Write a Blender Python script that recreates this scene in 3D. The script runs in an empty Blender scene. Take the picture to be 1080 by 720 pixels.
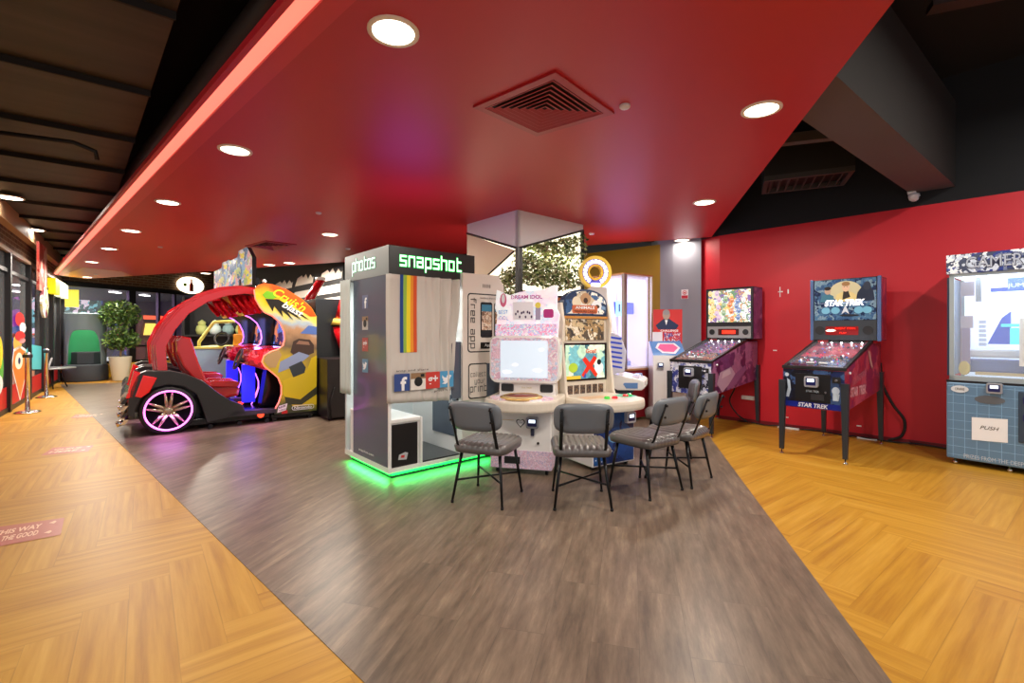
import bpy, bmesh, math, random
from mathutils import Vector, Matrix
random.seed(7)
PI = math.pi
S = bpy.context.scene
COL = S.collection
# ------------------------------------------------------------------ camera
H, F, CX, CY = 1.32, 500.0, 540.0, 350.0
cam = bpy.data.cameras.new('camera'); camo = bpy.data.objects.new('camera', cam); COL.objects.link(camo)
camo.location = (0, 0, H); camo.rotation_euler = (PI/2, 0, 0)
cam.sensor_width = 36; cam.lens = 36*F/1080; cam.shift_y = -10/1080; cam.clip_start = .05; cam.clip_end = 200
S.camera = camo
# ------------------------------------------------------------------ view, world
S.view_settings.view_transform = 'Standard'; S.view_settings.look = 'None'
S.view_settings.gamma = 1; S.view_settings.use_curve_mapping = False
S.view_settings.exposure = .04
W = bpy.data.worlds.new('world'); S.world = W; W.use_nodes = True
W.node_tree.nodes['Background'].inputs[0].default_value = (.92, .93, 1, 1)
W.node_tree.nodes['Background'].inputs[1].default_value = .72
LAMP = 60.0
def area_light(name, loc, rot, size, power, color=(1, 1, 1), shape='DISK', size_y=None, parent=None, spread=None):
    l = bpy.data.lights.new(name, 'AREA'); l.shape = shape; l.size = size; l.energy = power; l.color = color
    if size_y: l.shape = 'RECTANGLE'; l.size_y = size_y
    if spread: l.spread = spread
    o = bpy.data.objects.new(name, l); COL.objects.link(o); o.location = loc; o.rotation_euler = rot
    if parent: o.parent = parent
    return o
# ------------------------------------------------------------------ helpers
def fl(x, y, z=0.0):
    Y = F*(H-z)/(y-CY); return Vector(((x-CX)/F*Y, Y, z))
def ce(x, y, z=2.79):
    Y = F*(z-H)/(CY-y); return Vector(((x-CX)/F*Y, Y, z))
MATS = {}
def srgb(c):
    return tuple((v/12.92 if v <= .04045 else ((v+.055)/1.055)**2.4) for v in c)
def mat(name, rgb, rough=.5, metal=0, emis=0, ecol=None, coat=0, spec=None, trans=0, alpha=1):
    if name in MATS: return MATS[name]
    m = bpy.data.materials.new(name); m.use_nodes = True
    b = m.node_tree.nodes['Principled BSDF']
    c = srgb([v/255 for v in rgb])
    b.inputs['Base Color'].default_value = (*c, 1); b.inputs['Roughness'].default_value = rough
    b.inputs['Metallic'].default_value = metal
    if coat: b.inputs['Coat Weight'].default_value = coat; b.inputs['Coat Roughness'].default_value = .08
    if spec is not None: b.inputs['Specular IOR Level'].default_value = spec
    if trans: b.inputs['Transmission Weight'].default_value = trans
    if alpha < 1: b.inputs['Alpha'].default_value = alpha
    if emis:
        e = srgb([v/255 for v in (ecol or rgb)])
        b.inputs['Emission Color'].default_value = (*e, 1); b.inputs['Emission Strength'].default_value = emis
    MATS[name] = m
    return m
class NT:
    """small node helper"""
    def __init__(s, m): s.t = m.node_tree; s.n = s.t.nodes; s.b = s.n['Principled BSDF']
    def new(s, k, **kw):
        o = s.n.new(k)
        for a, v in kw.items(): setattr(o, a, v)
        return o
    def link(s, a, b): s.t.links.new(a, b)
    def math(s, op, a, b=None, c=None):
        o = s.new('ShaderNodeMath', operation=op)
        for i, v in enumerate((a, b, c)):
            if v is None: continue
            if isinstance(v, (int, float)): o.inputs[i].default_value = v
            else: s.link(v, o.inputs[i])
        return o.outputs[0]
    def mix(s, f, a, b, blend='MIX'):
        o = s.new('ShaderNodeMix', data_type='RGBA', blend_type=blend)
        for i, v in ((0, f), (6, a), (7, b)):
            if isinstance(v, (int, float)): o.inputs[i].default_value = v
            elif isinstance(v, tuple): o.inputs[i].default_value = (*v, 1)
            else: s.link(v, o.inputs[i])
        return o.outputs[2]
    def ramp(s, f, stops, interp='LINEAR'):
        o = s.new('ShaderNodeValToRGB'); r = o.color_ramp; r.interpolation = interp
        while len(r.elements) < len(stops): r.elements.new(.5)
        for e, (p, c) in zip(r.elements, stops): e.position = p; e.color = (*srgb([v/255 for v in c]), 1)
        s.link(f, o.inputs[0]); return o.outputs[0]
def art(name, cols, scale=8, emis=0, rough=.35, distort=.5, seed=0):
    """printed artwork: patches of colour broken up by noise"""
    if name in MATS: return MATS[name]
    m = mat(name, (128, 128, 128), rough); t = NT(m)
    tc = t.new('ShaderNodeTexCoord'); mp = t.new('ShaderNodeMapping'); mp.inputs['Location'].default_value = (seed*3.1, seed*1.7, seed*.9)
    t.link(tc.outputs['Object'], mp.inputs[0])
    nz = t.new('ShaderNodeTexNoise'); nz.inputs['Scale'].default_value = scale*.8; nz.inputs['Detail'].default_value = 4
    t.link(mp.outputs[0], nz.inputs['Vector'])
    vm = t.new('ShaderNodeVectorMath', operation='SCALE'); t.link(nz.outputs['Color'], vm.inputs[0]); vm.inputs['Scale'].default_value = distort
    va = t.new('ShaderNodeVectorMath', operation='ADD'); t.link(mp.outputs[0], va.inputs[0]); t.link(vm.outputs[0], va.inputs[1])
    vo = t.new('ShaderNodeTexVoronoi'); vo.inputs['Scale'].default_value = scale; t.link(va.outputs[0], vo.inputs['Vector'])
    sp = t.new('ShaderNodeSeparateColor'); t.link(vo.outputs['Color'], sp.inputs[0])
    n = len(cols)
    c = t.ramp(sp.outputs[0], [(i/n, k) for i, k in enumerate(cols)], 'CONSTANT')
    n2 = t.new('ShaderNodeTexNoise'); n2.inputs['Scale'].default_value = scale*5; n2.inputs['Detail'].default_value = 3; t.link(mp.outputs[0], n2.inputs['Vector'])
    v = t.math('MULTIPLY_ADD', n2.outputs[0], .9, .55)
    hsv = t.new('ShaderNodeHueSaturation'); t.link(c, hsv.inputs['Color']); t.link(v, hsv.inputs['Value'])
    t.link(hsv.outputs[0], t.b.inputs['Base Color'])
    if emis:
        t.link(hsv.outputs[0], t.b.inputs['Emission Color']); t.b.inputs['Emission Strength'].default_value = emis
    return m

class MB:
    def __init__(s): s.bm = bmesh.new(); s.mats = []
    def mi(s, m):
        if m not in s.mats: s.mats.append(m)
        return s.mats.index(m)
    def face(s, pts, m, smooth=False):
        vs = [s.bm.verts.new(p) for p in pts]
        f = s.bm.faces.new(vs); f.material_index = s.mi(m); f.smooth = smooth; return s
    def box(s, x0, x1, y0, y1, z0, z1, m, bev=0):
        b = bmesh.new(); bmesh.ops.create_cube(b, size=1)
        for v in b.verts: v.co = Vector((x0+(v.co.x+.5)*(x1-x0), y0+(v.co.y+.5)*(y1-y0), z0+(v.co.z+.5)*(z1-z0)))
        if bev: bmesh.ops.bevel(b, geom=b.edges[:], offset=bev, segments=2, affect='EDGES', profile=.6)
        return s.merge(b, m)
    def merge(s, b, m, M=None, smooth=None):
        i = s.mi(m); mp = {}
        for v in b.verts: mp[v] = s.bm.verts.new(M @ v.co if M else v.co)
        for f in b.faces:
            try: g = s.bm.faces.new([mp[v] for v in f.verts])
            except ValueError: continue
            g.material_index = i; g.smooth = f.smooth if smooth is None else smooth
        b.free(); return s
    def prism(s, poly, a0, a1, m, ax='y', bev=0, mside=None):
        """poly of (u,v); ax y: u=x v=z ; ax x: u=y v=z ; ax z: u=x v=y"""
        def P(u, v, a): return {'y': (u, a, v), 'x': (a, u, v), 'z': (u, v, a)}[ax]
        b = bmesh.new()
        A = [b.verts.new(P(u, v, a0)) for u, v in poly]; B = [b.verts.new(P(u, v, a1)) for u, v in poly]
        n = len(poly); b.faces.new(A); b.faces.new(B[::-1])
        sides = [b.faces.new([A[i], B[i], B[(i+1) % n], A[(i+1) % n]]) for i in range(n)]
        bmesh.ops.recalc_face_normals(b, faces=b.faces[:])
        if bev:
            e = [e for e in b.edges if (e.verts[0] in A and e.verts[1] in A) or (e.verts[0] in B and e.verts[1] in B)]
            bmesh.ops.bevel(b, geom=e, offset=bev, segments=2, affect='EDGES', profile=.6)
        if mside:
            i = s.mi(m); j = s.mi(mside); mp = {v: s.bm.verts.new(v.co) for v in b.verts}
            ss = set(sides)
            for f in b.faces:
                g = s.bm.faces.new([mp[v] for v in f.verts]); g.material_index = j if f in ss else i
            b.free(); return s
        return s.merge(b, m)
    def tube(s, pts, r, m, n=8, closed=False, flat=None):
        pts = [Vector(p) for p in pts]; rings = []; N = len(pts)
        up = None
        for i, p in enumerate(pts):
            if closed: d = (pts[(i+1) % N]-pts[i-1]).normalized()
            else: d = ((pts[min(i+1, N-1)]-pts[max(i-1, 0)])).normalized()
            if up is None:
                up = Vector((0, 0, 1)) if abs(d.z) < .9 else Vector((1, 0, 0))
            a = d.cross(up).normalized(); b = a.cross(d).normalized(); up = b
            rr = r[i] if isinstance(r, (list, tuple)) else r
            k = flat if flat else 1
            rings.append([s.bm.verts.new(p+a*math.cos(2*PI*j/n)*rr+b*math.sin(2*PI*j/n)*rr*k) for j in range(n)])
        i0 = s.mi(m)
        for i in range(N if closed else N-1):
            A, B = rings[i], rings[(i+1) % N]
            for j in range(n):
                f = s.bm.faces.new([A[j], A[(j+1) % n], B[(j+1) % n], B[j]]); f.material_index = i0; f.smooth = True
        if not closed:
            for R in (rings[0][::-1], rings[-1]):
                f = s.bm.faces.new(R); f.material_index = i0
        return s
    def lathe(s, prof, m, c=(0, 0, 0), ax='z', n=24, smooth=True, caps=True):
        """prof of (r, a) along axis"""
        def P(r, a, t):
            u, v = r*math.cos(t), r*math.sin(t)
            q = {'z': (u, v, a), 'y': (u, a, v), 'x': (a, u, v)}[ax]
            return (q[0]+c[0], q[1]+c[1], q[2]+c[2])
        R = [[s.bm.verts.new(P(max(r, 1e-4), a, 2*PI*j/n)) for j in range(n)] for r, a in prof]; i0 = s.mi(m)
        for A, B in zip(R, R[1:]):
            for j in range(n):
                f = s.bm.faces.new([A[j], A[(j+1) % n], B[(j+1) % n], B[j]]); f.material_index = i0; f.smooth = smooth
        for r in ((R[0], R[-1]) if caps else ()):
            f = s.bm.faces.new(r); f.material_index = i0
        return s
    def rbox(s, w, d, h, r, c, m, R=None, seg=4, bev=.01):
        """rounded-corner pad: w x h outline with corner radius r in XZ, thickness d along Y, centred at c, optional rotation R"""
        poly = []
        for cx_, cz_, a0 in ((w/2-r, h/2-r, 0), (-w/2+r, h/2-r, 90), (-w/2+r, -h/2+r, 180), (w/2-r, -h/2+r, 270)):
            for k in range(seg+1):
                a = math.radians(a0+90*k/seg); poly.append((cx_+r*math.cos(a), cz_+r*math.sin(a)))
        t = MB(); t.prism(poly, -d/2, d/2, m, 'y', bev=bev)
        M = Matrix.Translation(Vector(c)) @ (R.to_4x4() if R else Matrix.Identity(4))
        return s.merge(t.bm, m, M)
    def build(s, name, parent=None, subsurf=0):
        bmesh.ops.recalc_face_normals(s.bm, faces=s.bm.faces[:])
        me = bpy.data.meshes.new(name); s.bm.to_mesh(me); s.bm.free()
        for m in s.mats: me.materials.append(m)
        o = bpy.data.objects.new(name, me); COL.objects.link(o)
        if parent: o.parent = parent
        if subsurf:
            k = o.modifiers.new('sub', 'SUBSURF'); k.levels = k.render_levels = subsurf
        return o
def tag(o, label=None, cat=None, group=None, kind=None):
    if label: o['label'] = label
    if cat: o['category'] = cat
    if group: o['group'] = group
    if kind: o['kind'] = kind
    return o
def thing(name, label, cat, loc=(0, 0, 0), th=0, group=None):
    o = bpy.data.objects.new(name, None); COL.objects.link(o); o.empty_display_size = .1
    o.location = loc; o.rotation_euler = (0, 0, math.radians(th))
    return tag(o, label, cat, group)
def dup(o, parent=None):
    c = o.copy(); COL.objects.link(c)
    if parent is not None: c.parent = parent
    for ch in list(o.children): dup(ch, c)
    return c
def struct(name, mb, label=None):
    o = mb.build(name); o['kind'] = 'structure'
    if label: o['label'] = label
    return o
def flat(name, parent, pts, m):
    return MB().face(pts, m).build(name, parent)
def disc(c, r, U, V, n=24, a0=0, rx=None):
    c, U, V = Vector(c), Vector(U), Vector(V)
    return [c+U*(rx or r)*math.cos(2*PI*k/n+a0)+V*r*math.sin(2*PI*k/n+a0) for k in range(n)]
_fd = {}
def txt_into(mb, s, c, U, V, h, m, w=None, bold=0, shear=0, fn=None):
    """lettering as faces, centred on c, spanned by unit vectors U (reading direction) and V (up)"""
    key = (s, bold, shear)
    if key not in _fd:
        cu = bpy.data.curves.new('t', 'FONT'); cu.body = s; cu.size = 1; cu.offset = bold; cu.shear = shear; cu.resolution_u = 3
        cu.align_x = 'CENTER'
        o = bpy.data.objects.new('t', cu); COL.objects.link(o)
        dg = bpy.context.evaluated_depsgraph_get(); dg.update()
        me = bpy.data.meshes.new_from_object(o.evaluated_get(dg))
        _fd[key] = ([v.co.copy() for v in me.vertices], [tuple(p.vertices) for p in me.polygons])
        bpy.data.objects.remove(o); bpy.data.curves.remove(cu); bpy.data.meshes.remove(me)
    vs, ps = _fd[key]
    if not vs: return mb
    x0, x1 = min(v.x for v in vs), max(v.x for v in vs); y0, y1 = min(v.y for v in vs), max(v.y for v in vs)
    k = h/(y1-y0); kx = (w/(x1-x0)) if w else k
    c, U, V = Vector(c), Vector(U), Vector(V); i = mb.mi(m); nv = []
    for v in vs:
        p = c+U*((v.x-(x0+x1)/2)*kx)+V*((v.y-(y0+y1)/2)*k)
        if fn: p = fn(p)
        nv.append(mb.bm.verts.new(p))
    for p in ps:
        try: f = mb.bm.faces.new([nv[j] for j in p]); f.material_index = i
        except ValueError: pass
    return mb
X_, Y_, Z_ = Vector((1, 0, 0)), Vector((0, 1, 0)), Vector((0, 0, 1))
def lettering(parent, s, c, h, m, U=X_, V=Z_, w=None, bold=0, shear=0, name='lettering', fn=None):
    mb = MB(); txt_into(mb, s, c, U, V, h, m, w, bold, shear, fn)
    return mb.build(name, parent)
STK = {'s': [[(1, 1), (0, 1), (0, .5), (1, .5), (1, 0), (0, 0)]], 'n': [[(0, 0), (0, 1), (1, 1), (1, 0)]], 'a': [[(0, 1), (1, 1), (1, 0), (0, 0), (0, .52), (1, .52)]], 'p': [[(0, -.45), (0, 1), (1, 1), (1, 0), (0, 0)]],
 'h': [[(0, 1.4), (0, 0)], [(0, 1), (1, 1), (1, 0)]], 'o': [[(0, 0), (0, 1), (1, 1), (1, 0), (0, 0)]], 't': [[(.2, 1.4), (.2, 0), (1, 0)], [(.2, 1), (.9, 1)]], 'f': [[(1, 1.4), (.3, 1.4), (.3, 0)], [(0, .9), (.8, .9)]],
 'r': [[(0, 0), (0, 1), (.8, 1)]], 'e': [[(1, 0), (0, 0), (0, 1), (1, 1), (1, .5), (0, .5)]], 'c': [[(1, 1), (0, 1), (0, 0), (1, 0)]], 'l': [[(.2, 1.4), (.2, 0), (.5, 0)]], 'y': [[(0, 1), (0, 0), (1, 0)], [(1, 1), (1, -.45), (0, -.45)]],
 'u': [[(0, 1), (0, 0), (1, 0), (1, 1)]], 'i': [[(.2, 1), (.2, 0)]], ' ': []}
WID = {'l': .5, 'i': .4, 't': .9, 'f': .9, 'r': .85, ' ': .5}
def techno(parent, s, c, xh, m, U=X_, V=Z_, w=None, sw=.17, name='lettering'):
    """square stroke lettering: xh x-height, sw stroke width in x-heights"""
    adv = 0; segs = []
    for ch in s:
        for pl in STK[ch]:
            for a, b in zip(pl, pl[1:]): segs.append(((a[0]+adv, a[1]), (b[0]+adv, b[1])))
        adv += WID.get(ch, 1)+.55
    adv -= .55; k = (w/adv) if w else xh; c = Vector(c); mb = MB(); n = U.cross(V)
    for q, ((x0, z0), (x1, z1)) in enumerate(segs):
        h = sw/2; xa, xb = min(x0, x1)-h, max(x0, x1)+h; za, zb = min(z0, z1)-h*.9, max(z0, z1)+h*.9
        mb.face([c+U*((x-adv/2)*k)+V*((z-.5)*xh)+n*(.00002*q) for x, z in ((xa, za), (xb, za), (xb, zb), (xa, zb))], m)
    return mb.build(name, parent)
def ellipse(cx_, cz_, rx, rz, n=20, a0=0, a1=360):
    return [(cx_+rx*math.cos(math.radians(a0+(a1-a0)*k/n)), cz_+rz*math.sin(math.radians(a0+(a1-a0)*k/n))) for k in range(n if a1-a0 == 360 else n+1)]
def poly(mb, pts, y, m):
    """printed shape on a front face: polygon of (x,z) at local depth y"""
    return mb.face([(x, y, z) for x, z in pts], m)
def rrect(x0, x1, z0, z1, r, seg=4):
    out = []
    for cx_, cz_, a0 in ((x1-r, z1-r, 0), (x0+r, z1-r, 90), (x0+r, z0+r, 180), (x1-r, z0+r, 270)):
        for k in range(seg+1):
            a = math.radians(a0+90*k/seg); out.append((cx_+r*math.cos(a), cz_+r*math.sin(a)))
    return out
def ringmb(mb, outer, inner, y, m):
    n = len(outer)
    for i in range(n):
        j = (i+1) % n
        mb.face([(outer[i][0], y, outer[i][1]), (outer[j][0], y, outer[j][1]), (inner[j][0], y, inner[j][1]), (inner[i][0], y, inner[i][1])], m)
    return mb
# ------------------------------------------------------------------ common materials
black = mat('black_paint', (22, 22, 24), .5); blackg = mat('black_gloss', (14, 14, 16), .15)
dkmetal = mat('dark_metal', (38, 38, 40), .35, .6); chrome = mat('chrome', (215, 215, 220), .15, 1)
white = mat('white_laminate', (238, 236, 232), .35); whiteg = mat('white_gloss', (242, 240, 238), .15, coat=.5)
darkgrey = mat('dark_grey_laminate', (58, 66, 76), .3); creamp = mat('cream_plastic', (232, 222, 205), .3, coat=.3)
redgloss = mat('red_gloss', (190, 14, 22), .12, coat=1); inkblack = mat('ink_black', (18, 18, 20), .6)
inkwhite = mat('ink_white', (245, 245, 245), .5); rubber = mat('rubber', (20, 18, 22), .6)
# wood herringbone
def herringbone(name, base, dark, light, w=.17, n=6, th=38, rough=.42):
    m = mat(name, base, rough, spec=.22); t = NT(m)
    tc = t.new('ShaderNodeTexCoord'); mp = t.new('ShaderNodeMapping'); mp.inputs['Rotation'].default_value = (0, 0, -math.radians(th))
    mp.inputs['Location'].default_value = (40, 40, 0)
    t.link(tc.outputs['Object'], mp.inputs[0]); sx = t.new('ShaderNodeSeparateXYZ'); t.link(mp.outputs[0], sx.inputs[0])
    u = t.math('DIVIDE', sx.outputs[0], w); v = t.math('DIVIDE', sx.outputs[1], w)
    i = t.math('FLOOR', u); j = t.math('FLOOR', v)
    d = t.math('ADD', t.math('SUBTRACT', i, j), 2000*n)
    k = t.math('MODULO', d, 2*n)
    hz = t.math('LESS_THAN', k, n-.5)
    mm = t.math('SUBTRACT', 2*n-1, k)
    # id = horizontal ? (i-k, j) : (i, j-mm)
    vert = t.math('SUBTRACT', 1, hz)
    ia = t.math('SUBTRACT', i, t.math('MULTIPLY', hz, k)); ja = t.math('SUBTRACT', j, t.math('MULTIPLY', vert, mm))
    cb = t.new('ShaderNodeCombineXYZ'); t.link(ia, cb.inputs[0]); t.link(ja, cb.inputs[1]); t.link(hz, cb.inputs[2])
    wn = t.new('ShaderNodeTexWhiteNoise'); t.link(cb.outputs[0], wn.inputs['Vector'])
    # grain coords: along plank slow, across fast
    al = t.math('ADD', t.math('MULTIPLY', hz, u), t.math('MULTIPLY', vert, v))
    ac = t.math('ADD', t.math('MULTIPLY', hz, v), t.math('MULTIPLY', vert, u))
    gc = t.new('ShaderNodeCombineXYZ'); t.link(t.math('MULTIPLY', al, .12), gc.inputs[0]); t.link(t.math('MULTIPLY', ac, 2.2), gc.inputs[1])
    t.link(t.math('MULTIPLY', wn.outputs[0], 50), gc.inputs[2])
    g = t.new('ShaderNodeTexNoise'); g.inputs['Scale'].default_value = 1.6; g.inputs['Detail'].default_value = 6; g.inputs['Roughness'].default_value = .6
    t.link(gc.outputs[0], g.inputs['Vector'])
    f = t.math('ADD', t.math('MULTIPLY', g.outputs[0], .9), t.math('MULTIPLY', wn.outputs[0], .12))
    c = t.ramp(f, [(.28, dark), (.5, base), (.75, light)])
    # joints
    fu = t.math('FRACT', u); fv = t.math('FRACT', v)
    def edge(fr): return t.math('MAXIMUM', t.math('LESS_THAN', fr, .014), t.math('GREATER_THAN', fr, .986))
    eac = edge(t.math('FRACT', ac))
    c2 = t.mix(t.math('MULTIPLY', eac, .3), c, tuple(v_*.5 for v_ in srgb([q/255 for q in dark])))
    t.link(c2, t.b.inputs['Base Color'])
    return m
woodL = herringbone('honey_herringbone', (184, 134, 42), (160, 108, 30), (202, 154, 62))
def planks(name, th=-14.2):
    m = mat(name, (120, 105, 95), .36, spec=.32); t = NT(m)
    tc = t.new('ShaderNodeTexCoord'); mp = t.new('ShaderNodeMapping'); mp.inputs['Rotation'].default_value = (0, 0, math.radians(-(90+th)))
    mp.inputs['Location'].default_value = (30, 30.03, 0)
    t.link(tc.outputs['Object'], mp.inputs[0])
    br = t.new('ShaderNodeTexBrick'); br.offset = .37; br.inputs['Scale'].default_value = 1
    br.inputs['Brick Width'].default_value = 1.25; br.inputs['Row Height'].default_value = .2; br.inputs['Mortar Size'].default_value = .0012; br.inputs['Bias'].default_value = 0
    br.inputs['Color1'].default_value = (0, 0, 0, 1); br.inputs['Color2'].default_value = (1, 1, 1, 1); br.inputs['Mortar'].default_value = (.5, .5, .5, 1)
    t.link(mp.outputs[0], br.inputs['Vector'])
    # streaks
    m2 = t.new('ShaderNodeMapping'); m2.inputs['Scale'].default_value = (2.4, 15, 1); t.link(mp.outputs[0], m2.inputs[0])
    va = t.new('ShaderNodeVectorMath', operation='ADD'); t.link(m2.outputs[0], va.inputs[0])
    vs = t.new('ShaderNodeVectorMath', operation='SCALE'); t.link(br.outputs['Color'], vs.inputs[0]); vs.inputs['Scale'].default_value = 17; t.link(vs.outputs[0], va.inputs[1])
    g = t.new('ShaderNodeTexNoise'); g.inputs['Scale'].default_value = 1.2; g.inputs['Detail'].default_value = 7; g.inputs['Roughness'].default_value = .68
    t.link(va.outputs[0], g.inputs['Vector'])
    n2 = t.new('ShaderNodeTexNoise'); n2.inputs['Scale'].default_value = 2.2; n2.inputs['Detail'].default_value = 3; t.link(mp.outputs[0], n2.inputs['Vector'])
    sb = t.new('ShaderNodeSeparateColor'); t.link(br.outputs['Color'], sb.inputs[0])
    f = t.math('ADD', t.math('MULTIPLY', g.outputs[0], .8), t.math('ADD', t.math('MULTIPLY', sb.outputs[0], .07), t.math('MULTIPLY', n2.outputs[0], .16)))
    c = t.ramp(f, [(.36, (92, 78, 66)), (.5, (114, 97, 82)), (.6, (128, 110, 93)), (.76, (158, 138, 114))])
    c2 = t.mix(t.math('MULTIPLY', br.outputs['Fac'], .45), c, (.05, .04, .035))
    t.link(c2, t.b.inputs['Base Color'])
    return m
greyfloor = planks('grey_plank_floor')
def brickmat(name, c1, c2, mortar, sc=1.0):
    m = mat(name, c1, .8); t = NT(m)
    tc = t.new('ShaderNodeTexCoord')
    sx = t.new('ShaderNodeSeparateXYZ'); t.link(tc.outputs['Object'], sx.inputs[0])
    cb = t.new('ShaderNodeCombineXYZ'); t.link(t.math('ADD', sx.outputs[0], sx.outputs[1]), cb.inputs[0]); t.link(sx.outputs[2], cb.inputs[1])
    br = t.new('ShaderNodeTexBrick'); br.inputs['Scale'].default_value = sc
    br.inputs['Brick Width'].default_value = .24; br.inputs['Row Height'].default_value = .08; br.inputs['Mortar Size'].default_value = .01
    for k, v in (('Color1', c1), ('Color2', c2), ('Mortar', mortar)): br.inputs[k].default_value = (*srgb([q/255 for q in v]), 1)
    t.link(cb.outputs[0], br.inputs['Vector']); t.link(br.outputs['Color'], t.b.inputs['Base Color'])
    return m
brick = brickmat('brown_brick', (128, 88, 62), (92, 62, 44), (150, 132, 112))
redpaint = mat('red_ceiling_paint', (188, 34, 40), .42)
redwall = mat('red_wall_paint', (206, 30, 46), .5)
navy = mat('navy_black_paint', (14, 17, 23), .8); voidb = mat('void_black', (10, 9, 9), .9)
# ================================================================== SETTING
def V2(x, y): return Vector((x, y))
def isect(p, d, q, e):
    # p + t d = q + s e
    den = d.x*e.y-d.y*e.x; t = ((q.x-p.x)*e.y-(q.y-p.y)*e.x)/den
    return p+d*t
def slab(mb, pts, z0, z1, m, mside=None):
    mb.prism([(p[0], p[1]) for p in pts], z0, z1, m, 'z', mside=mside); return mb
def wallslab(mb, p0, p1, z0, z1, m, t=.12):
    """slab standing on line p0-p1, thickness to the left of the direction"""
    p0, p1 = Vector(p0[:2]), Vector(p1[:2]); d = (p1-p0).normalized(); n = Vector((-d.y, d.x))*t
    return slab(mb, [p0, p1, p1+n, p0+n], z0, z1, m)
struct('floor', slab(MB(), [(-17, -3), (9, -3), (9, 24), (-17, 24)], -.1, 0, woodL), 'honey herringbone wood floor')
dF = V2(-10.25, 9.62).normalized(); pF = V2(-.55, 1.78); eF = V2(.2528, 1).normalized(); qF = V2(1.43, 1.784)
apex = isect(pF, dF, qF, eF)
struct('floor_strip', slab(MB(), [apex, (qF.x+.2528*6.1, qF.y+6.1), (1.2, 9.2), (-3.7, 10.3), (-8.6, 12.9), (-11.4, 11.95)], 0, .003, greyfloor), 'grey brown plank floor strip')
# red ceiling -------------------------------------------------------
ZC = 2.79
dL = V2(-.732, .681).normalized(); nL = V2(-.681, -.732).normalized(); pL = V2(-2.69, 3.95)
eR = V2(.265, 1).normalized(); qR = V2(1.61, 1.784)
a0 = isect(pL, dL, qR, eR); L1 = pL+dL*12.2
endL = V2(-11.75, 13.1)
struct('ceiling', slab(MB(), [a0, V2(3.09, 7.35), V2(-8.3, 11.85), endL, L1], ZC, ZC+.02, redpaint), 'glossy red dropped ceiling')
def band(name, o0, o1, z0, z1, m, label):
    q0 = isect(pL+nL*o0, dL, qR, eR); q1 = isect(pL+nL*o1, dL, qR, eR)
    struct(name, slab(MB(), [q0, q1, L1+nL*o1, L1+nL*o0], z0, z1, m), label)
band('trim_1', 0, .10, ZC-.012, ZC+.02, mat('red_trim_paint', (206, 52, 58), .4), 'lighter red ceiling edge trim')
ledm = mat('salmon_led_diffuser', (255, 150, 130), .4, emis=1.0, ecol=(255, 138, 118))
band('trim_2', .10, .184, ZC+.002, ZC+.02, ledm, 'glowing salmon light strip along ceiling edge')
band('trim_3', .184, .215, ZC-.012, ZC+.03, mat('red_lip_paint', (190, 30, 42), .4), 'red lip of ceiling edge')
struct('ceiling_corner', slab(MB(), [ce(64, 290.5, 2.785)[:2], ce(88, 282, 2.785)[:2], ce(128, 286, 2.785)[:2], ce(140, 291, 2.785)[:2], ce(92, 293.6, 2.785)[:2]], ZC-.006, ZC+.01, mat('orange_ceiling', (214, 120, 24), .35)), 'orange ceiling corner')  # flat orange polygon just under the far left ceiling corner
# black void above ---------------------------------------------------
struct('ceiling_upper', slab(MB(), [(-17, -2), (9, -2), (9, 24), (-17, 24)], 4.2, 4.3, voidb), 'black upper ceiling')
# brown corrugated ceiling on the left
deck = mat('brown_metal_deck', (92, 80, 66), .55); t = NT(deck)
tc = t.new('ShaderNodeTexCoord'); mp = t.new('ShaderNodeMapping'); mp.inputs['Rotation'].default_value = (0, 0, math.radians(-38))
t.link(tc.outputs['Object'], mp.inputs[0]); sx = t.new('ShaderNodeSeparateXYZ'); t.link(mp.outputs[0], sx.inputs[0])
n_ = t.new('ShaderNodeTexNoise'); n_.inputs['Scale'].default_value = 1.3; mp2 = t.new('ShaderNodeMapping'); mp2.inputs['Scale'].default_value = (.5, 5, 1)
t.link(mp.outputs[0], mp2.inputs[0]); t.link(mp2.outputs[0], n_.inputs['Vector']); n_.inputs['Detail'].default_value = 5
t.link(t.ramp(n_.outputs[0], [(.35, (40, 35, 29)), (.6, (55, 48, 40)), (.8, (64, 56, 48))]), t.b.inputs['Base Color'])
b1 = V2(-1.98, 2.83); b2 = V2(-11.6, 13.2); b0 = V2(1.5, -.9)
struct('ceiling_left', slab(MB(), [b0, b1, b2, (-14, 15), (-17, 10), (-17, -2), (1, -2)], 3.3, 3.36, deck), 'brown metal deck ceiling')
mb = MB(); wallslab(mb, b0, b1, 3.36, 4.2, voidb, .05); wallslab(mb, b1, b2, 3.36, 4.2, voidb, .05)
struct('wall_bulkhead', mb, 'black bulkhead beside the brown ceiling')
mb = MB()
dr = V2(.788, .616)
for k in range(-2, 16):
    c0 = V2(-2.2, 1.2)+V2(-.79, 1).normalized()*k*1.3
    a = c0-dr*9; e = isect(c0, dr, b1, (b2-b1).normalized())
    n = V2(-dr.y, dr.x)*.01
    if (e-c0).length > 20: continue
    slab(mb, [a-n, e-n, e+n, a+n], 3.25, 3.30, mat('dark_joist', (24, 20, 17), .8))
struct('beam_joists', mb, 'thin dark joists under the brown ceiling')
mb = MB(); mb.tube([(-.6, 2.2, 3.5), (-6.8, 8.0, 3.5)], .09, mat('grey_duct', (60, 60, 64), .5), 12)
tag(mb.build('ventilation_duct'), 'dark grey round duct hung beside the red ceiling edge', 'duct')
mb = MB(); mb.box(-.14, .14, -.3, .5, 3.2, 3.4, mat('blue_grey_metal', (54, 64, 76), .5), .03); o = mb.build('cable_box'); o.location = (-1.15, 2.35, .05); o.rotation_euler = (0, 0, math.radians(42))
tag(o, 'blue grey metal box above the red ceiling edge at picture top', 'service box')
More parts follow.
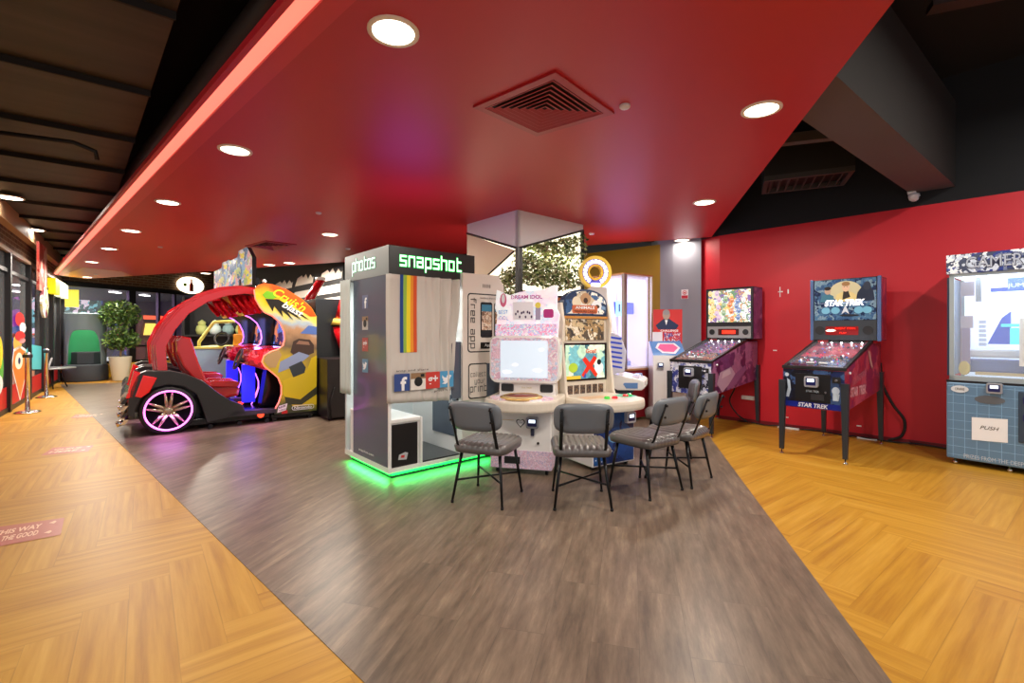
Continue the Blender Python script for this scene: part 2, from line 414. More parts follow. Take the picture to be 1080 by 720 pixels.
# right: red wall ----------------------------------------------------
R0 = V2(3.17, 7.24); dR = V2(.681, -.732); dR = V2(.93, -1).normalized(); R1 = R0+dR*11
struct('wall_right', wallslab(MB(), R0, R1, 0, ZC, redwall), 'crimson red wall')
struct('wall_right_upper', wallslab(MB(), R0-dR*.3, R1, ZC, 4.2, navy), 'black painted upper wall')
struct('wall_right_return', wallslab(MB(), V2(3.02, 7.62), R0, 0, ZC, redwall, .08), 'short red wall return by the grey pillar')
mb = MB(); slab(mb, [R0+V2(-.012, -.01), R1+V2(-.012, -.01), R1, R0], 0, .05, mat('red_skirting', (120, 14, 26), .5)); struct('baseboard_right', mb)
# grey pillar and yellow wall
pil = mat('pillar_grey_paint', (150, 150, 160), .5)
struct('pillar_grey', slab(MB(), [(2.46, 7.99), (2.64, 7.78), (3.0, 7.52), (3.07, 7.9), (2.9, 8.6), (2.5, 8.5)], 0, ZC+.2, pil), 'grey painted pillar')
yel = mat('mustard_wall_paint', (160, 124, 12), .45)
struct('wall_back', wallslab(MB(), (2.52, 7.93), (1.2, 9.07), 0, 2.79, yel, -.1), 'mustard yellow wall')
struct('wall_back_dark', wallslab(MB(), (1.25, 9.1), (-3.67, 10.3), 0, 4.2, voidb, -.1))
LW0 = V2(-3.67, 10.3); dW = V2(-.9, 1).normalized()
struct('wall_mural', wallslab(MB(), LW0, LW0+dW*11.2, 0, 4.2, mat('black_mural_wall', (26, 22, 22), .6), -.1), 'black wall with white mural letters')
struct('wall_far_right', wallslab(MB(), (2.4, 8.4), (5, 6.0), 2.9, 4.2, voidb, -.1))
# right beam, hvac ----------------------------------------------------
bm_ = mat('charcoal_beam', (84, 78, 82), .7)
struct('beam_right', slab(MB(), [(4.965, 5.305), (1.6, 2.65), (1.35, 2.95), (4.7, 5.59)], 2.95, 3.9, bm_, mat('beam_side_shade', (12, 9, 9), .9)), 'dark ceiling beam')  # shade put into the darker side colour, underside kept lighter
struct('beam_cross', slab(MB(), [(3.2, 3.6), (6.4, 2.3), (6.45, 2.42), (3.25, 3.72)], 3.8, 3.85, mat('brown_beam', (48, 30, 26), .7)), 'brown cross beam')
struct('beam_rear', slab(MB(), [(2.6, 5.2), (3.5, 4.9), (3.53, 5.0), (2.63, 5.3)], 3.35, 3.45, bm_))
v = thing('air_diffuser', 'dark slatted air diffuser hanging near the red wall below black ceiling', 'air vent', (3.55, 5.75, 3.12), -25)
mb = MB(); mb.box(-.45, .45, -.3, .3, .06, .5, mat('duct_black', (34, 32, 34), .6)); mb.build('duct_box', v)
mb = MB(); gm = mat('diffuser_grey', (64, 62, 64), .5)
for a in (-.45, .4): mb.box(a, a+.05, -.3, .3, 0, .06, gm)
for a in (-.3, .25): mb.box(-.4, .4, a, a+.05, 0, .06, gm)
mb.build('diffuser_frame', v)
mb = MB()
for k in range(9): x = -.38+k*.09; mb.prism([(x, 0), (x+.015, 0), (x+.05, .06), (x+.035, .06)], -.25, .25, gm, 'y')
mb.build('diffuser_slats', v)
v = thing('security_camera', 'white dome security camera on the black upper wall above the red wall', 'camera', (4.69, 5.53, 2.9), 47)
mb = MB(); mb.box(-.05, .05, -.02, .06, .03, .13, mat('cctv_white', (225, 225, 232), .3), .01); mb.build('housing', v)
mb = MB(); mb.lathe([(.05, .03), (.055, .0), (.045, -.035), (.02, -.055), (0, -.06)], mat('cctv_white', (225, 225, 232), .3)); mb.build('dome', v)
mb = MB(); mb.lathe([(.022, -.01), (.02, -.035), (0, -.04)], blackg, (0, -.045, .0), 'z'); mb.build('lens', v)
# ------------------------------------------------------------------ ceiling fittings
warm = mat('lamp_diffuser', (255, 244, 225), .5, emis=9, ecol=(255, 240, 214))
def downlight(p, label, z=ZC, r=.105, power=None, group='round downlights in the red ceiling'):
    t_ = thing('ceiling_light', label, 'ceiling light', (p[0], p[1], z), 0, group)
    mb = MB(); mb.lathe([(r+.02, .004), (r+.02, -.008), (r, -.012), (r-.006, -.004)], mat('lamp_trim', (236, 226, 214), .4)); mb.build('trim_ring', t_)
    mb = MB(); mb.lathe([(r-.004, -.002), (r-.004, -.007), (0, -.008)], warm); mb.build('lamp_diffuser', t_)
    area_light('lamp_glow', (0, 0, -.02), (0, 0, 0), r*1.8, power or LAMP, (1, .93, .82), parent=t_)
    return t_
for (x, y), lab in zip([(415, 33), (803, 115), (248, 158), (743, 213), (177, 213), (348, 247), (138, 243), (719, 253), (115, 262), (97, 276), (92, 292), (305, 277), (217, 288), (284, 279)],
    ['largest round downlight, nearest the camera beside the square vent', 'round downlight near the right edge of the red ceiling', 'round downlight, first in the row along the light strip',
     'round downlight above the pinball machine beside the grey pillar', 'round downlight, second in the row along the light strip', 'round downlight above the grey side of the photo booth',
     'round downlight, third in the row along the light strip', 'round downlight close in front of the grey pillar', 'round downlight, fourth in the row along the light strip',
     'round downlight, fifth in the row along the light strip', 'farthest round downlight at the orange ceiling corner', 'round downlight above the racing game side panel, by the black mural wall',
     'round downlight near the glowing bottle sign', 'round downlight just behind the racing game screens']):
    q_ = ce(x, y); downlight(q_, lab, power=LAMP*(.5 if q_.y < 3.3 else .32 if q_.y < 4.5 and q_.x < 0 else .5 if q_.x < -3 and q_.y < 6 else .9 if q_.x < -5 and q_.y < 9 else .1 if q_.y > 7 and q_.x > 2 else .8 if q_.y < 6 else 1.3))
for (x, y), lab in zip([(10, 208), (36, 242)], ['round downlight in the brown ceiling, nearer one by the glass shopfront', 'round downlight in the brown ceiling above the banner']):
    downlight(ce(x, y, 3.25), lab, 3.25, .14, 14, 'downlights in the brown ceiling')
for (x, y, z_), lab in zip([(.4, -.7, 3.28), (-2.6, .4, 3.28), (3.4, 2.0, 3.7), (4.7, 3.0, 3.7)], ['added downlight in the brown ceiling behind the camera', 'added downlight in the brown ceiling left of the camera', 'added downlight under the black ceiling right of the camera', 'added downlight under the black ceiling above the crane machine']):
    downlight((x, y), lab, z_, .12, 28 if y < 1 else 55, 'added downlights beyond the picture edges')  # unseen lamps added to brighten the machine fronts and the red wall
def spk(x, y, r, lab):
    p = ce(x, y); mb = MB(); mb.lathe([(r, .002), (r, -.012), (r*.8, -.02), (0, -.022)], mat('speaker_white', (222, 214, 220), .5)); o = mb.build('smoke_detector'); o.location = p
    tag(o, lab, 'detector', 'small round ceiling detectors')
spk(659, 111, .035, 'small white round detector beside the square ceiling vent'); spk(336, 224, .035, 'small round detector in red ceiling left of the photo booth')
spk(169, 260, .035, 'small round detector between the downlights of the far row'); spk(101, 289, .04, 'tiny round detector on the orange ceiling corner'); spk(624, 246, .04, 'small detector on red ceiling right of the white column')
spk(367, 262, .04, 'small detector on red ceiling over the booth sign')
def ceilvent(name, pts, lab, n=7):
    c = sum((Vector(p) for p in pts), Vector((0, 0, 0)))/4
    v = thing(name, lab, 'air vent', (c.x, c.y, ZC))
    q = [Vector(p)-c for p in pts]
    fr = mat('vent_red', (168, 30, 36), .4); dk = mat('vent_cavity', (26, 6, 8), .8)
    def ring(mb, a, b, za, zb, m):
        for i in range(4):
            j = (i+1) % 4
            mb.face([q[i]*a+Z_*za, q[j]*a+Z_*za, q[j]*b+Z_*zb, q[i]*b+Z_*zb], m)
    mb = MB(); ring(mb, 1, 1, .0, -.014, fr); ring(mb, 1, .84, -.014, -.014, fr); ring(mb, .84, .84, -.014, -.004, fr); mb.build('vent_frame', v)
    mb = MB(); mb.face([p*.84-Z_*.003 for p in q], dk); mb.build('vent_cavity', v)
    mb = MB()
    for k in range(n):
        a = .82-k*.82/n; ring(mb, a, a-.075, -.013, -.004, fr); ring(mb, a, a-.008, -.015, -.015, mat('vent_edge', (200, 70, 70), .4)); ring(mb, a, a, -.015, -.012, fr)
    mb.build('louvres', v)
ceilvent('ceiling_vent', [ce(499, 111.5), ce(586, 74), ce(648, 118), ce(566, 142)], 'square red ceiling vent with nested louvres above the camera')
ceilvent('ceiling_vent', [ce(258, 259), ce(280, 253.5), ce(313, 257.5), ce(290, 264)], 'small dark red ceiling vent above the racing game', 4)
for (a, b) in ((1, 1),):
    mb = MB(); mb.box(-.09, .09, -.05, .05, 0, .03, mat('fixture_white', (200, 200, 205), .4)); o = mb.build('ceiling_sensor'); o.location = (-3.93, 5.75, 3.22); tag(o, 'small white square fixture under the brown ceiling', 'sensor')
o = MB().tube([(-6.2, 3.9, 3.22), (-4.35, 4.7, 3.2), (-4.2, 4.78, 3.14), (-4.2, 4.8, 3.06)], .022, black, 8).build('sprinkler_pipe'); tag(o, 'thin black sprinkler pipe under the brown ceiling', 'pipe')
# ================================================================== CENTRAL COLUMN
CO = Vector((.068, 5.7, 0)); CT = 41.4
col = thing('column', None, None, CO, CT); col['kind'] = 'structure'
colg = mat('column_pale_grey', (222, 226, 228), .5); colf = mat('column_frame_dark', (34, 36, 34), .4); cream = mat('cream_board', (226, 206, 170), .5)
Lx, Ly = 1.21, 1.03     # right face length along x, left face length along y (depth)
mb = MB()
# solid cap with v-shaped lower edges, as plates with depth
mb.prism([(0, 2.323), (Lx, 2.711), (Lx, ZC), (0, ZC)], 0, .04, colg, 'y')
mb.prism([(0.0, 2.323), (Ly, 2.665), (Ly, ZC), (0, ZC)], 0, .04, colg, 'x')
mb.box(.04, Lx, .04, Ly, 2.72, ZC, colg)
mb.build('cap', col)
mb = MB()
mb.tube([(-.005, -.005, 2.323), (Lx, -.005, 2.711)], .014, colf, 4); mb.tube([(-.005, -.005, 2.323), (-.005, Ly, 2.665)], .014, colf, 4)
mb.box(-.03, .012, -.03, .012, 0, 2.33, colf); mb.box(.04, .07, -.012, .03, 0, 2.34, colf); mb.box(Lx-.02, Lx+.01, -.01, .03, 0, 2.72, colf)
mb.tube([(-.006, .06, 2.30), (-.006, .58, 2.05), (-.006, .75, 1.95)], .012, colf, 4)
mb.build('corner_frame', col)
mb = MB(); mb.prism([(1.03, 2.655), (1.03, 2.25), (.92, 2.11), (.57, 2.055), (.05, 2.307)], -.002, .02, cream, 'x'); mb.build('angled_board', col)
lit = mat('backlit_panel', (255, 250, 232), .5, emis=1.3, ecol=(255, 246, 222))
mb = MB(); mb.box(.34, Lx, .34, Ly, 0, 2.72, lit); mb.box(Lx-.04, Lx-.01, .03, .34, 0, 2.70, lit); mb.box(.03, .34, Ly-.04, Ly-.01, 0, 2.66, lit); mb.build('backlit_core', col)
# foliage
def leaves(mb, n, fn, size, mats):
    for _ in range(n):
        p, = (fn(),); s = size*random.uniform(.6, 1.3)
        a = Vector((random.gauss(0, 1), random.gauss(0, 1), random.gauss(0, .8))).normalized(); b = a.cross(Vector((random.gauss(0, 1), random.gauss(0, 1), random.gauss(0, 1)))).normalized()
        mb.face([p-a*s, p-b*s*.45, p+a*s, p+b*s*.45], random.choice(mats))
leafs = [mat('leaf_deep_green', (96, 116, 56), .5), mat('leaf_olive', (136, 142, 84), .5), mat('leaf_brown', (134, 114, 84), .6), mat('leaf_light_green', (172, 178, 120), .5), mat('leaf_dark', (62, 74, 38), .6)]
def fr():
    while True:
        x = random.uniform(.12, Lx+.06); top = 2.36+(x)*.27-.03; z = random.uniform(1.86, top)
        e = random.random()
        if (z-1.86) < .18*abs(x-.8) : continue
        if x < .3 and z > 2.3: continue
        return Vector((x, random.uniform(-.05, .26), z))
mb = MB(); leaves(mb, 3200, fr, .033, leafs); o = mb.build('foliage'); o.location = CO; o.rotation_euler = (0, 0, math.radians(CT))
tag(o, 'dense green foliage filling the right lit niche of the column', 'foliage', kind='stuff')
def fl2():
    while True:
        y = random.uniform(.08, .7); z = random.uniform(1.7, 2.2)
        if z > 2.2-.4*y+random.uniform(-.03, .03): continue
        return Vector((random.uniform(-.02, .22), y, z))
mb = MB(); leaves(mb, 900, fl2, .03, leafs); o = mb.build('foliage'); o.location = CO; o.rotation_euler = (0, 0, math.radians(CT))
tag(o, 'green foliage in the left lit niche below the cream board', 'foliage', kind='stuff')
v = thing('slatted_panel', 'orange wooden slat panel on the column between two game cabinets', 'panel', CO, CT)
mb = MB(); om = mat('orange_slat', (206, 116, 54), .5)
for k in range(22): mb.box(.5, 1.2, .0, .03, .3+k*.068, .3+k*.068+.04, om)
mb.build('slats', v); mb = MB(); mb.box(.5, 1.2, .035, .06, .3, 1.8, mat('slat_backing', (50, 26, 16), .7)); mb.build('backing', v)
area_light('niche_lamp', Vector((.068, 5.7, 2.35))+Matrix.Rotation(math.radians(41.4), 3, 'Z') @ Vector((.7, .12, .0)), (math.radians(-8), 0, math.radians(CT)), .9, 14, (1, .97, .88), 'RECTANGLE', .06)
# ================================================================== LEFT GLASS SHOPFRONT
LO = fl(0, 439); LT = 128
def lw(o): o.location = LO; o.rotation_euler = (0, 0, math.radians(LT)); return o
lw(struct('wall_left', MB().box(-7, 7.4, 0, .3, 2.65, 3.3, brick), 'brick fascia above the glass shopfront'))
lw(struct('trim_4', MB().box(-7, 7.4, -.05, 0, 2.62, 2.68, mat('fascia_trim', (150, 120, 92), .5)).box(-7, 7.4, -.12, 0, 3.02, 3.3, mat('fascia_band', (186, 150, 112), .6))))
win = thing('window_1', None, None, LO, LT); win['kind'] = 'structure'
mb = MB(); frm = mat('shopfront_frame', (26, 26, 28), .4)
for x in (-3.2, -1.4, .5, 2.3, 3.9, 5.3, 6.5, 7.35): mb.box(x-.06, x+.06, -.05, .1, 0, 2.65, frm)
mb.box(-7, 7.4, -.02, .08, 0, .08, frm); mb.box(-7, 7.4, -.02, .08, 2.3, 2.36, frm)
mb.build('window_frame', win)
gl = mat('clear_glass', (235, 240, 242), .03, alpha=.07, spec=.5)
mb = MB(); mb.box(-7, 7.4, .02, .03, .08, 2.65, gl); mb.build('glass_pane', win)
# interior of the shop behind glass
ino = mat('shop_interior_dark', (46, 44, 52), .6)
sh = thing('room_interior', None, None, LO, LT); sh['kind'] = 'structure'
mb = MB(); mb.box(-7, 7.4, 3.4, 3.5, 0, 2.65, ino); mb.box(-7, 7.4, .1, 3.4, 2.6, 2.66, mat('shop_ceiling', (58, 60, 66), .6)); mb.build('interior_shell', sh)
mb = MB(); mb.box(-7, 7.4, 1.6, 1.7, 2.12, 2.5, mat('shop_red_band', (200, 20, 20), .5, emis=.35)); mb.build('red_header_band', sh)
for k in range(7):
    o = MB().box(-.4, .4, -.06, .06, 0, .03, mat('tube_light', (255, 255, 255), .5, emis=6)).build('tube_light')
    p = Matrix.Rotation(math.radians(LT), 4, 'Z') @ Vector((-2.2+k*1.35, 1.2+(k % 2)*.9, 2.56)); o.location = LO+p; o.rotation_euler = (0, 0, math.radians(LT))
    tag(o, 'white tube light inside the glass shopfront', 'light', 'tube lights inside the shopfront')
def prize(name, x, y, w, h, bcol, tcol, lab):
    t_ = thing(name, lab, 'arcade machine', LO+Matrix.Rotation(math.radians(LT), 4, 'Z') @ Vector((x, y, 0)), LT, 'machines inside the glass shopfront')
    MB().box(0, w, 0, .6, 0, .75, mat('pz'+lab[:14], bcol, .4), .02).box(0, w, 0, .6, h-.25, h, mat('pz'+lab[:14], bcol, .4), .02).build('cabinet', t_)
    mb = MB(); 
    for a in (0, w-.04): mb.box(a, a+.04, 0, .04, .75, h-.25, chrome)
    mb.box(0, w, .5, .6, .75, h-.25, mat('pzt'+lab[:14], tcol, .5, emis=.5)); mb.build('display_case', t_)
prize('claw_machine', .8, .8, .9, 1.8, (190, 30, 34), (70, 90, 120), 'red claw machine seen through the shopfront glass beside the nearest frame')
prize('claw_machine', 2.5, .7, 1.0, 1.75, (60, 190, 196), (120, 190, 200), 'turquoise claw machine seen through the shopfront glass')
prize('claw_machine', 4.2, .7, .9, 1.8, (60, 60, 70), (90, 130, 160), 'dark claw machine seen through glass behind the second barrier post')
prize('claw_machine', -1.3, .8, 1.0, 1.8, (200, 60, 30), (160, 80, 60), 'orange claw machine at the left end behind the shopfront glass')
# stickers on the glass
st = thing('window_sticker', 'large colourful cartoon sticker band on the lower shopfront glass', 'sticker', LO, LT)
def G(pts, m, y=-.006): return flat('sticker_shape', st, [(x, y, z) for x, z in pts], m)
P = lambda n, c: mat(n, c, .45)
G([(-7, .08), (7.3, .08), (7.3, .42), (-7, .42)], P('film_red', (196, 26, 30)), -.004)
G(ellipse(-.35, .75, .55, .42), P('stk_green', (96, 180, 70)), -.007); G(ellipse(-.25, 1.0, .4, .3), P('stk_yellow', (240, 214, 50)), -.008); G(ellipse(-.3, .5, .45, .18), P('stk_white', (240, 240, 235)), -.009)
G(ellipse(.72, 1.0, .12, .4), P('stk_white', (240, 240, 235)), -.007); G(ellipse(.72, 1.0, .09, .35), P('stk_red', (200, 40, 40)), -.008)
tear = [(1.5, .12), (1.15, .45), (.85, .72), (1.0, .98), (1.5, 1.03), (2.0, .95), (2.15, .7), (1.95, .45)]
G([(1.5+(x-1.5)*1.1, .6+(z-.6)*1.12) for x, z in tear], P('stk_white', (240, 240, 235)), -.007); G(tear, P('stk_orange', (226, 130, 50)), -.008)
G(ellipse(1.4, .8, .34, .15), P('stk_cream', (250, 236, 210)), -.009); G(ellipse(1.42, .8, .1, .06), P('stk_navy', (24, 40, 90)), -.010)
G(ellipse(1.3, 1.13, .38, .16), P('stk_gold', (214, 180, 80)), -.007)
G([(2.0, .95), (2.25, .6), (3.8, .5), (3.9, 1.0), (2.4, 1.08)], P('stk_cyan', (96, 206, 214)), -.007)
for k, c in enumerate([(-.9, .45), (-1.6, .7), (-2.4, .55), (-3.4, .8), (-4.6, .5)]):
    G(ellipse(c[0], c[1]+.2, .35, .3), P(*[('stk_green', (96, 180, 70)), ('stk_orange', (226, 130, 50)), ('stk_cyan', (96, 206, 214))][k % 3]), -.008)
G(ellipse(1.5, 1.55, .42, .13), P('stk_redp', (210, 50, 50)), -.007); G(ellipse(1.75, 1.4, .3, .1), P('stk_white', (240, 240, 235)), -.008); G(ellipse(1.5, 1.25, .45, .09), P('stk_redp', (210, 50, 50)), -.009); G(ellipse(1.7, 1.16, .3, .05), P('stk_pink', (235, 150, 150)), -.009)
# banner on pilaster
v = thing('banner_sign', 'tall pink and white banner with oval badge on the shopfront fascia', 'banner', LO, LT)
MB().box(2.3, 3.25, -.16, -.12, 2.15, 3.1, art('banner_art', [(214, 120, 104), (236, 196, 180), (196, 60, 50), (230, 160, 140)], 4, 0, .5)).build('banner_cloth', v)
mb = MB(); mb.prism(ellipse(3.0, 1.93, .42, .32), -.17, -.13, art('badge_art', [(226, 230, 190), (150, 190, 120), (240, 240, 232), (120, 60, 70), (214, 200, 90)], 7, 0, .5), 'y'); mb.build('oval_badge', v)
v = thing('lightbox_sign', 'yellow and white lit sign hanging on the shopfront near its far corner', 'sign', LO, LT, 'lit yellow signs')
mb = MB(); mb.box(4.75, 5.5, -.14, 0, 2.24, 2.6, mat('sign_yellow', (246, 226, 20), .5, emis=.8)); mb.box(5.5, 7.2, -.14, 0, 2.24, 2.6, mat('sign_white', (250, 250, 214), .5, emis=1.1)); mb.build('light_panel', v)
lettering(v, 'PLAY', (6.3, -.145, 2.42), .2, mat('sign_olive', (150, 170, 40), .5), w=.9, bold=.02)
# ================================================================== BACK GLASS WALL
BO = Vector((-12.6, 13.2, 0)); BT = math.degrees(math.atan2(4.3, 1.3))
def bw(o): o.location = BO; o.rotation_euler = (0, 0, math.radians(BT)); return o
bw(struct('wall_back_brick', MB().box(-.6, 5.6, 0, .25, 2.7, 4.2, brick), 'brown brick band above the back windows'))
bw(struct('wall_back_end', MB().box(4.7, 7.5, .05, .25, 0, 2.7, voidb)))
bw(struct('wall_plinth', MB().box(-.2, 5.0, -.55, .05, 0, .36, mat('yellow_plinth', (232, 178, 30), .45)), 'low yellow plinth under the back windows'))
win = thing('window_2', None, None, BO, BT); win['kind'] = 'structure'
mb = MB()
for x, w_ in ((-.1, .08), (1.9, .1), (2.75, .03), (3.3, .03), (4.0, .04), (4.7, .08)): mb.box(x-w_, x+w_, -.04, .08, .36, 2.7, frm)
mb.box(-.2, 4.8, -.05, .1, 2.62, 2.76, frm); mb.box(-.2, 4.8, -.03, .08, .36, .44, frm); mb.box(-.2, 4.8, .0, .06, .85, .9, frm)
mb.build('window_frame', win); MB().box(-.2, 4.8, .02, .03, .36, 2.7, gl).build('glass_pane', win)
# mall hall beyond the glass
ho = thing('hall_room', None, None, BO, BT); ho['kind'] = 'structure'
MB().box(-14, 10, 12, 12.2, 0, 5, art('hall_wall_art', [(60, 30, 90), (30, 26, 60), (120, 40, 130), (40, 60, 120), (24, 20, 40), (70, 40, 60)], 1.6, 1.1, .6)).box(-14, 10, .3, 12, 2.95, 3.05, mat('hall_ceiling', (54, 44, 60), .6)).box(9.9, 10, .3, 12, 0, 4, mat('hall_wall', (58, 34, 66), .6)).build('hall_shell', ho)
R4 = Matrix.Rotation(math.radians(BT), 4, 'Z')
def hl(x, y, z): return BO+R4 @ Vector((x, y, z))
for k in range(26):
    o = MB().box(-.3, .3, -.07, .07, 0, .03, mat('tube_light', (255, 255, 255), .5, emis=6)).build('tube_light')
    o.location = hl(-6+(k % 9)*1.5, 1.5+(k//9)*3.2+(k % 2)*.5, 2.88); o.rotation_euler = (0, 0, math.radians(BT+30)); tag(o, 'white light panel in the hall beyond the back windows', 'light', 'hall ceiling lights beyond the windows')
area_light('hall_glow', hl(-2, 5, 2.85), (0, 0, 0), 5, 900, (.75, .45, 1.0), 'SQUARE')
cols = [(200, 60, 170), (70, 120, 230), (60, 200, 220), (230, 90, 60), (150, 70, 220), (90, 200, 120), (230, 200, 90)]
for k in range(12):
    x = -7.5+k*1.25; y = 3.2+(k*7 % 5)*.8; c = cols[k % 7]; c2 = cols[(k+3) % 7]
    t_ = thing('arcade_cabinet', 'arcade cabinet with %s sides in the hall beyond the back windows' % ['pink', 'blue', 'cyan', 'orange', 'violet', 'green', 'yellow'][k % 7], 'arcade machine', hl(x, y, 0), BT, 'arcade cabinets in the hall')
    MB().prism([(0, 0), (.7, 0), (.7, 2.0), (.15, 2.0), (.1, 1.7), (.3, 1.1), (0, .95)], -.4, .4, mat('hall_cab%d' % (k % 7), tuple(int(q*.45) for q in c), .4), 'x').build('cabinet', t_)
    MB().face([(-.34, .19, 1.2), (.34, .19, 1.2), (.34, .08, 1.66), (-.34, .08, 1.66)], mat('hall_scr%d' % (k % 7), c2, .4, emis=1.6)).build('screen', t_)
    MB().box(-.38, .38, .12, .16, 1.75, 1.97, mat('hall_mq%d' % (k % 7), c, .4, emis=1.5)).build('marquee', t_)
for k, (x, z, w_, h_, c) in enumerate([(-3, 2.3, 3.4, .5, (190, 40, 190)), (1.5, 2.5, 2.2, .5, (90, 60, 200)), (4.6, 1.9, 2.6, 1.6, (120, 190, 200)), (-.2, 1.3, 1.6, .4, (220, 60, 60)), (3.4, 1.2, 5, .14, (230, 70, 50)), (-6, 2.0, 2, .6, (220, 60, 140))]):
    o = MB().box(-w_/2, w_/2, 0, .1, -h_/2, h_/2, art('hall_neon%d' % k, [c, tuple(q//3 for q in c), (240, 220, 240), tuple(q//2 for q in c)], 5, .7)).build('neon_sign')
    o.location = hl(x, 9.5-k*.9, z); o.rotation_euler = (0, 0, math.radians(BT)); tag(o, '%s in the hall beyond the back windows' % ['wide magenta lit sign', 'blue violet lit sign', 'large pale cyan lit board', 'small red lit sign', 'long thin red lit strip', 'pink lit sign'][k], 'sign', 'lit signs in the hall')
# glowing bottle sign on the brick
v = thing('glowing_sign', 'white glowing sign with a red bottle on the back brick wall', 'sign', hl(3.85, 0, 2.98), BT)
glw = mat('sign_glow', (255, 244, 214), .5, emis=2.6, ecol=(255, 240, 206)); mb = MB(); mb.prism(ellipse(0, 0, .5, .3), -.08, -.02, glw, 'y'); mb.build('glow_panel', v)
MB().prism([(-.07, -.22), (.07, -.22), (.07, .02), (.025, .1), (.025, .22), (-.025, .22), (-.025, .1), (-.07, .02)], -.1, -.082, mat('bottle_red', (196, 40, 20), .4), 'y').build('bottle_shape', v)
MB().prism(ellipse(-.24, .0, .06, .06, 10), -.1, -.082, mat('fruit_green', (140, 190, 60), .4), 'y').build('round_shape', v)
v = thing('lightbox_sign', 'small yellow lit sign in the hall just past the corner', 'sign', hl(.3, .6, 2.3), BT-40, 'lit yellow signs')
MB().box(-.15, .45, -.04, .04, -.25, .25, mat('sign_yellow', (246, 226, 20), .5, emis=.8)).build('light_panel', v)
# ================================================================== MURAL ON THE BLACK WALL
v = thing('wall_mural_lettering', 'white slanted block letters and bars painted on the black wall', 'mural', (LW0.x, LW0.y, 0), math.degrees(math.atan2(dW.y, dW.x))-180)
mb = MB(); wm = mat('mural_white', (232, 224, 212), .6)
# local x runs to the right (towards booth), so negative x goes far
def bar(x0, x1, z0, z1, sk=.12): mb.face([(x0, -.01, z0), (x1, -.01, z0), (x1+sk, -.01, z1), (x0+sk, -.01, z1)], wm)
rag = [(-1.95, 2.5), (-.62, 2.5), (-.55, 2.66), (-.62, 2.62), (-.78, 2.72), (-.95, 2.62), (-1.1, 2.76), (-1.3, 2.68), (-1.4, 2.75), (-1.75, 2.7)]
poly(mb, [(x+.55, z) for x, z in rag], -.01, wm); poly(mb, [(x-1.2, z+.03) for x, z in rag], -.01, wm); poly(mb, [(x*1.3-2.6, z+.02) for x, z in rag], -.01, wm)
for x0, x1 in ((-1.5, .25), (-3.3, -1.75), (-6.3, -3.6)):
    bar(x0, x1, 2.2, 2.38); bar(x0-.1, x1-.1, 1.98, 2.1)
mb.build('painted_letters', v)
# ================================================================== PHOTO BOOTH
BX = (-1.09, 4.2, 0); BTH = 41.6
pb = thing('photo_booth', 'white and slate photo booth with lit snapshot sign and hanging curtain', 'photo booth', BX, BTH)
slate = mat('slate_laminate', (84, 94, 110), .2, coat=.5); signdark = mat('sign_charcoal', (40, 42, 40), .3); signgrey = mat('sign_grey', (112, 122, 120), .3)
W1, D1 = 1.30, .97
mb = MB(); mb.box(0, W1, 0, D1, .06, .10, white, .004); mb.box(0, .022, 0, .022, .06, 1.84, white); mb.box(0, .03, D1-.03, D1, .06, 1.84, white)
mb.box(-.003, .0, .0, D1, .06, .11, white); mb.box(.0, .78, .93, D1, .1, 1.84, mat('booth_back_white', (226, 232, 232), .4)); mb.box(.32, .34, .0, .05, .1, .53, white)
mb.build('frame', pb)
mb = MB(); mb.box(.002, .03, .022, D1-.2, .11, 1.84, slate); mb.build('side_panel', pb)
mb = MB(); mb.box(0, .95, 0, D1, 1.835, 2.095, signdark, .004); mb.build('sign_box', pb)
o = MB().face([(-.002, 0, 1.835), (-.002, D1, 1.835), (-.002, D1, 2.095), (-.002, 0, 2.095)], signgrey).build('grey_sign_side', pb)
gneon = mat('green_neon', (150, 255, 190), .4, emis=2.2, ecol=(120, 255, 170)); gneon2 = mat('green_neon_core', (235, 255, 240), .4, emis=2.2, ecol=(220, 255, 232))
gh = mat('green_neon_edge', (20, 220, 90), .4, emis=1.0, ecol=(10, 220, 80))
techno(pb, 'snapshot', (.44, -.004, 1.965), .085, gh, w=.66, sw=.34, name='sign_outline'); techno(pb, 'snapshot', (.44, -.007, 1.965), .085, gneon2, w=.66, sw=.19)
techno(pb, 'photos', (-.005, .52, 1.965), .085, mat('green_edge_soft', (70, 170, 120), .4, emis=.3), U=-Y_, w=.50, sw=.3, name='sign_outline'); techno(pb, 'photos', (-.008, .52, 1.965), .085, mat('pale_neon', (240, 255, 248), .4, emis=1.4), U=-Y_, w=.50, sw=.17)
# bench
be = MB().box(.025, .325, .03, .9, .10, .50, white, .004).box(.02, .335, .01, .9, .50, .535, white, .008).build('bench', pb)
MB().box(.04, .30, .022, .031, .10, .485, mat('bench_front_black', (26, 25, 27), .35)).build('front_board', be)
lg = MB(); poly(lg, [(.10, .165), (.185, .155), (.2, .215), (.17, .225), (.11, .21)], .019, mat('logo_silver', (186, 186, 190), .4)); poly(lg, [(.125, .18), (.16, .176), (.166, .2), (.13, .203)], .017, mat('logo_red', (200, 50, 50), .4)); lg.build('logo', be)
MB().box(.335, .77, .01, .93, .10, .115, mat('deck_charcoal', (54, 56, 58), .28)).build('floor_deck', pb)
tl = MB(); 
for k in range(7): tl.box(.05+k*.045, .08+k*.045, .35, .36, .72-(k % 2)*.02, .80, mat('trim_yellow', (240, 200, 40), .5))
tl.box(.04, .4, .362, .37, .7, .83, mat('dark_print', (30, 30, 40), .5)); tl.build('photo_strip_border', pb)
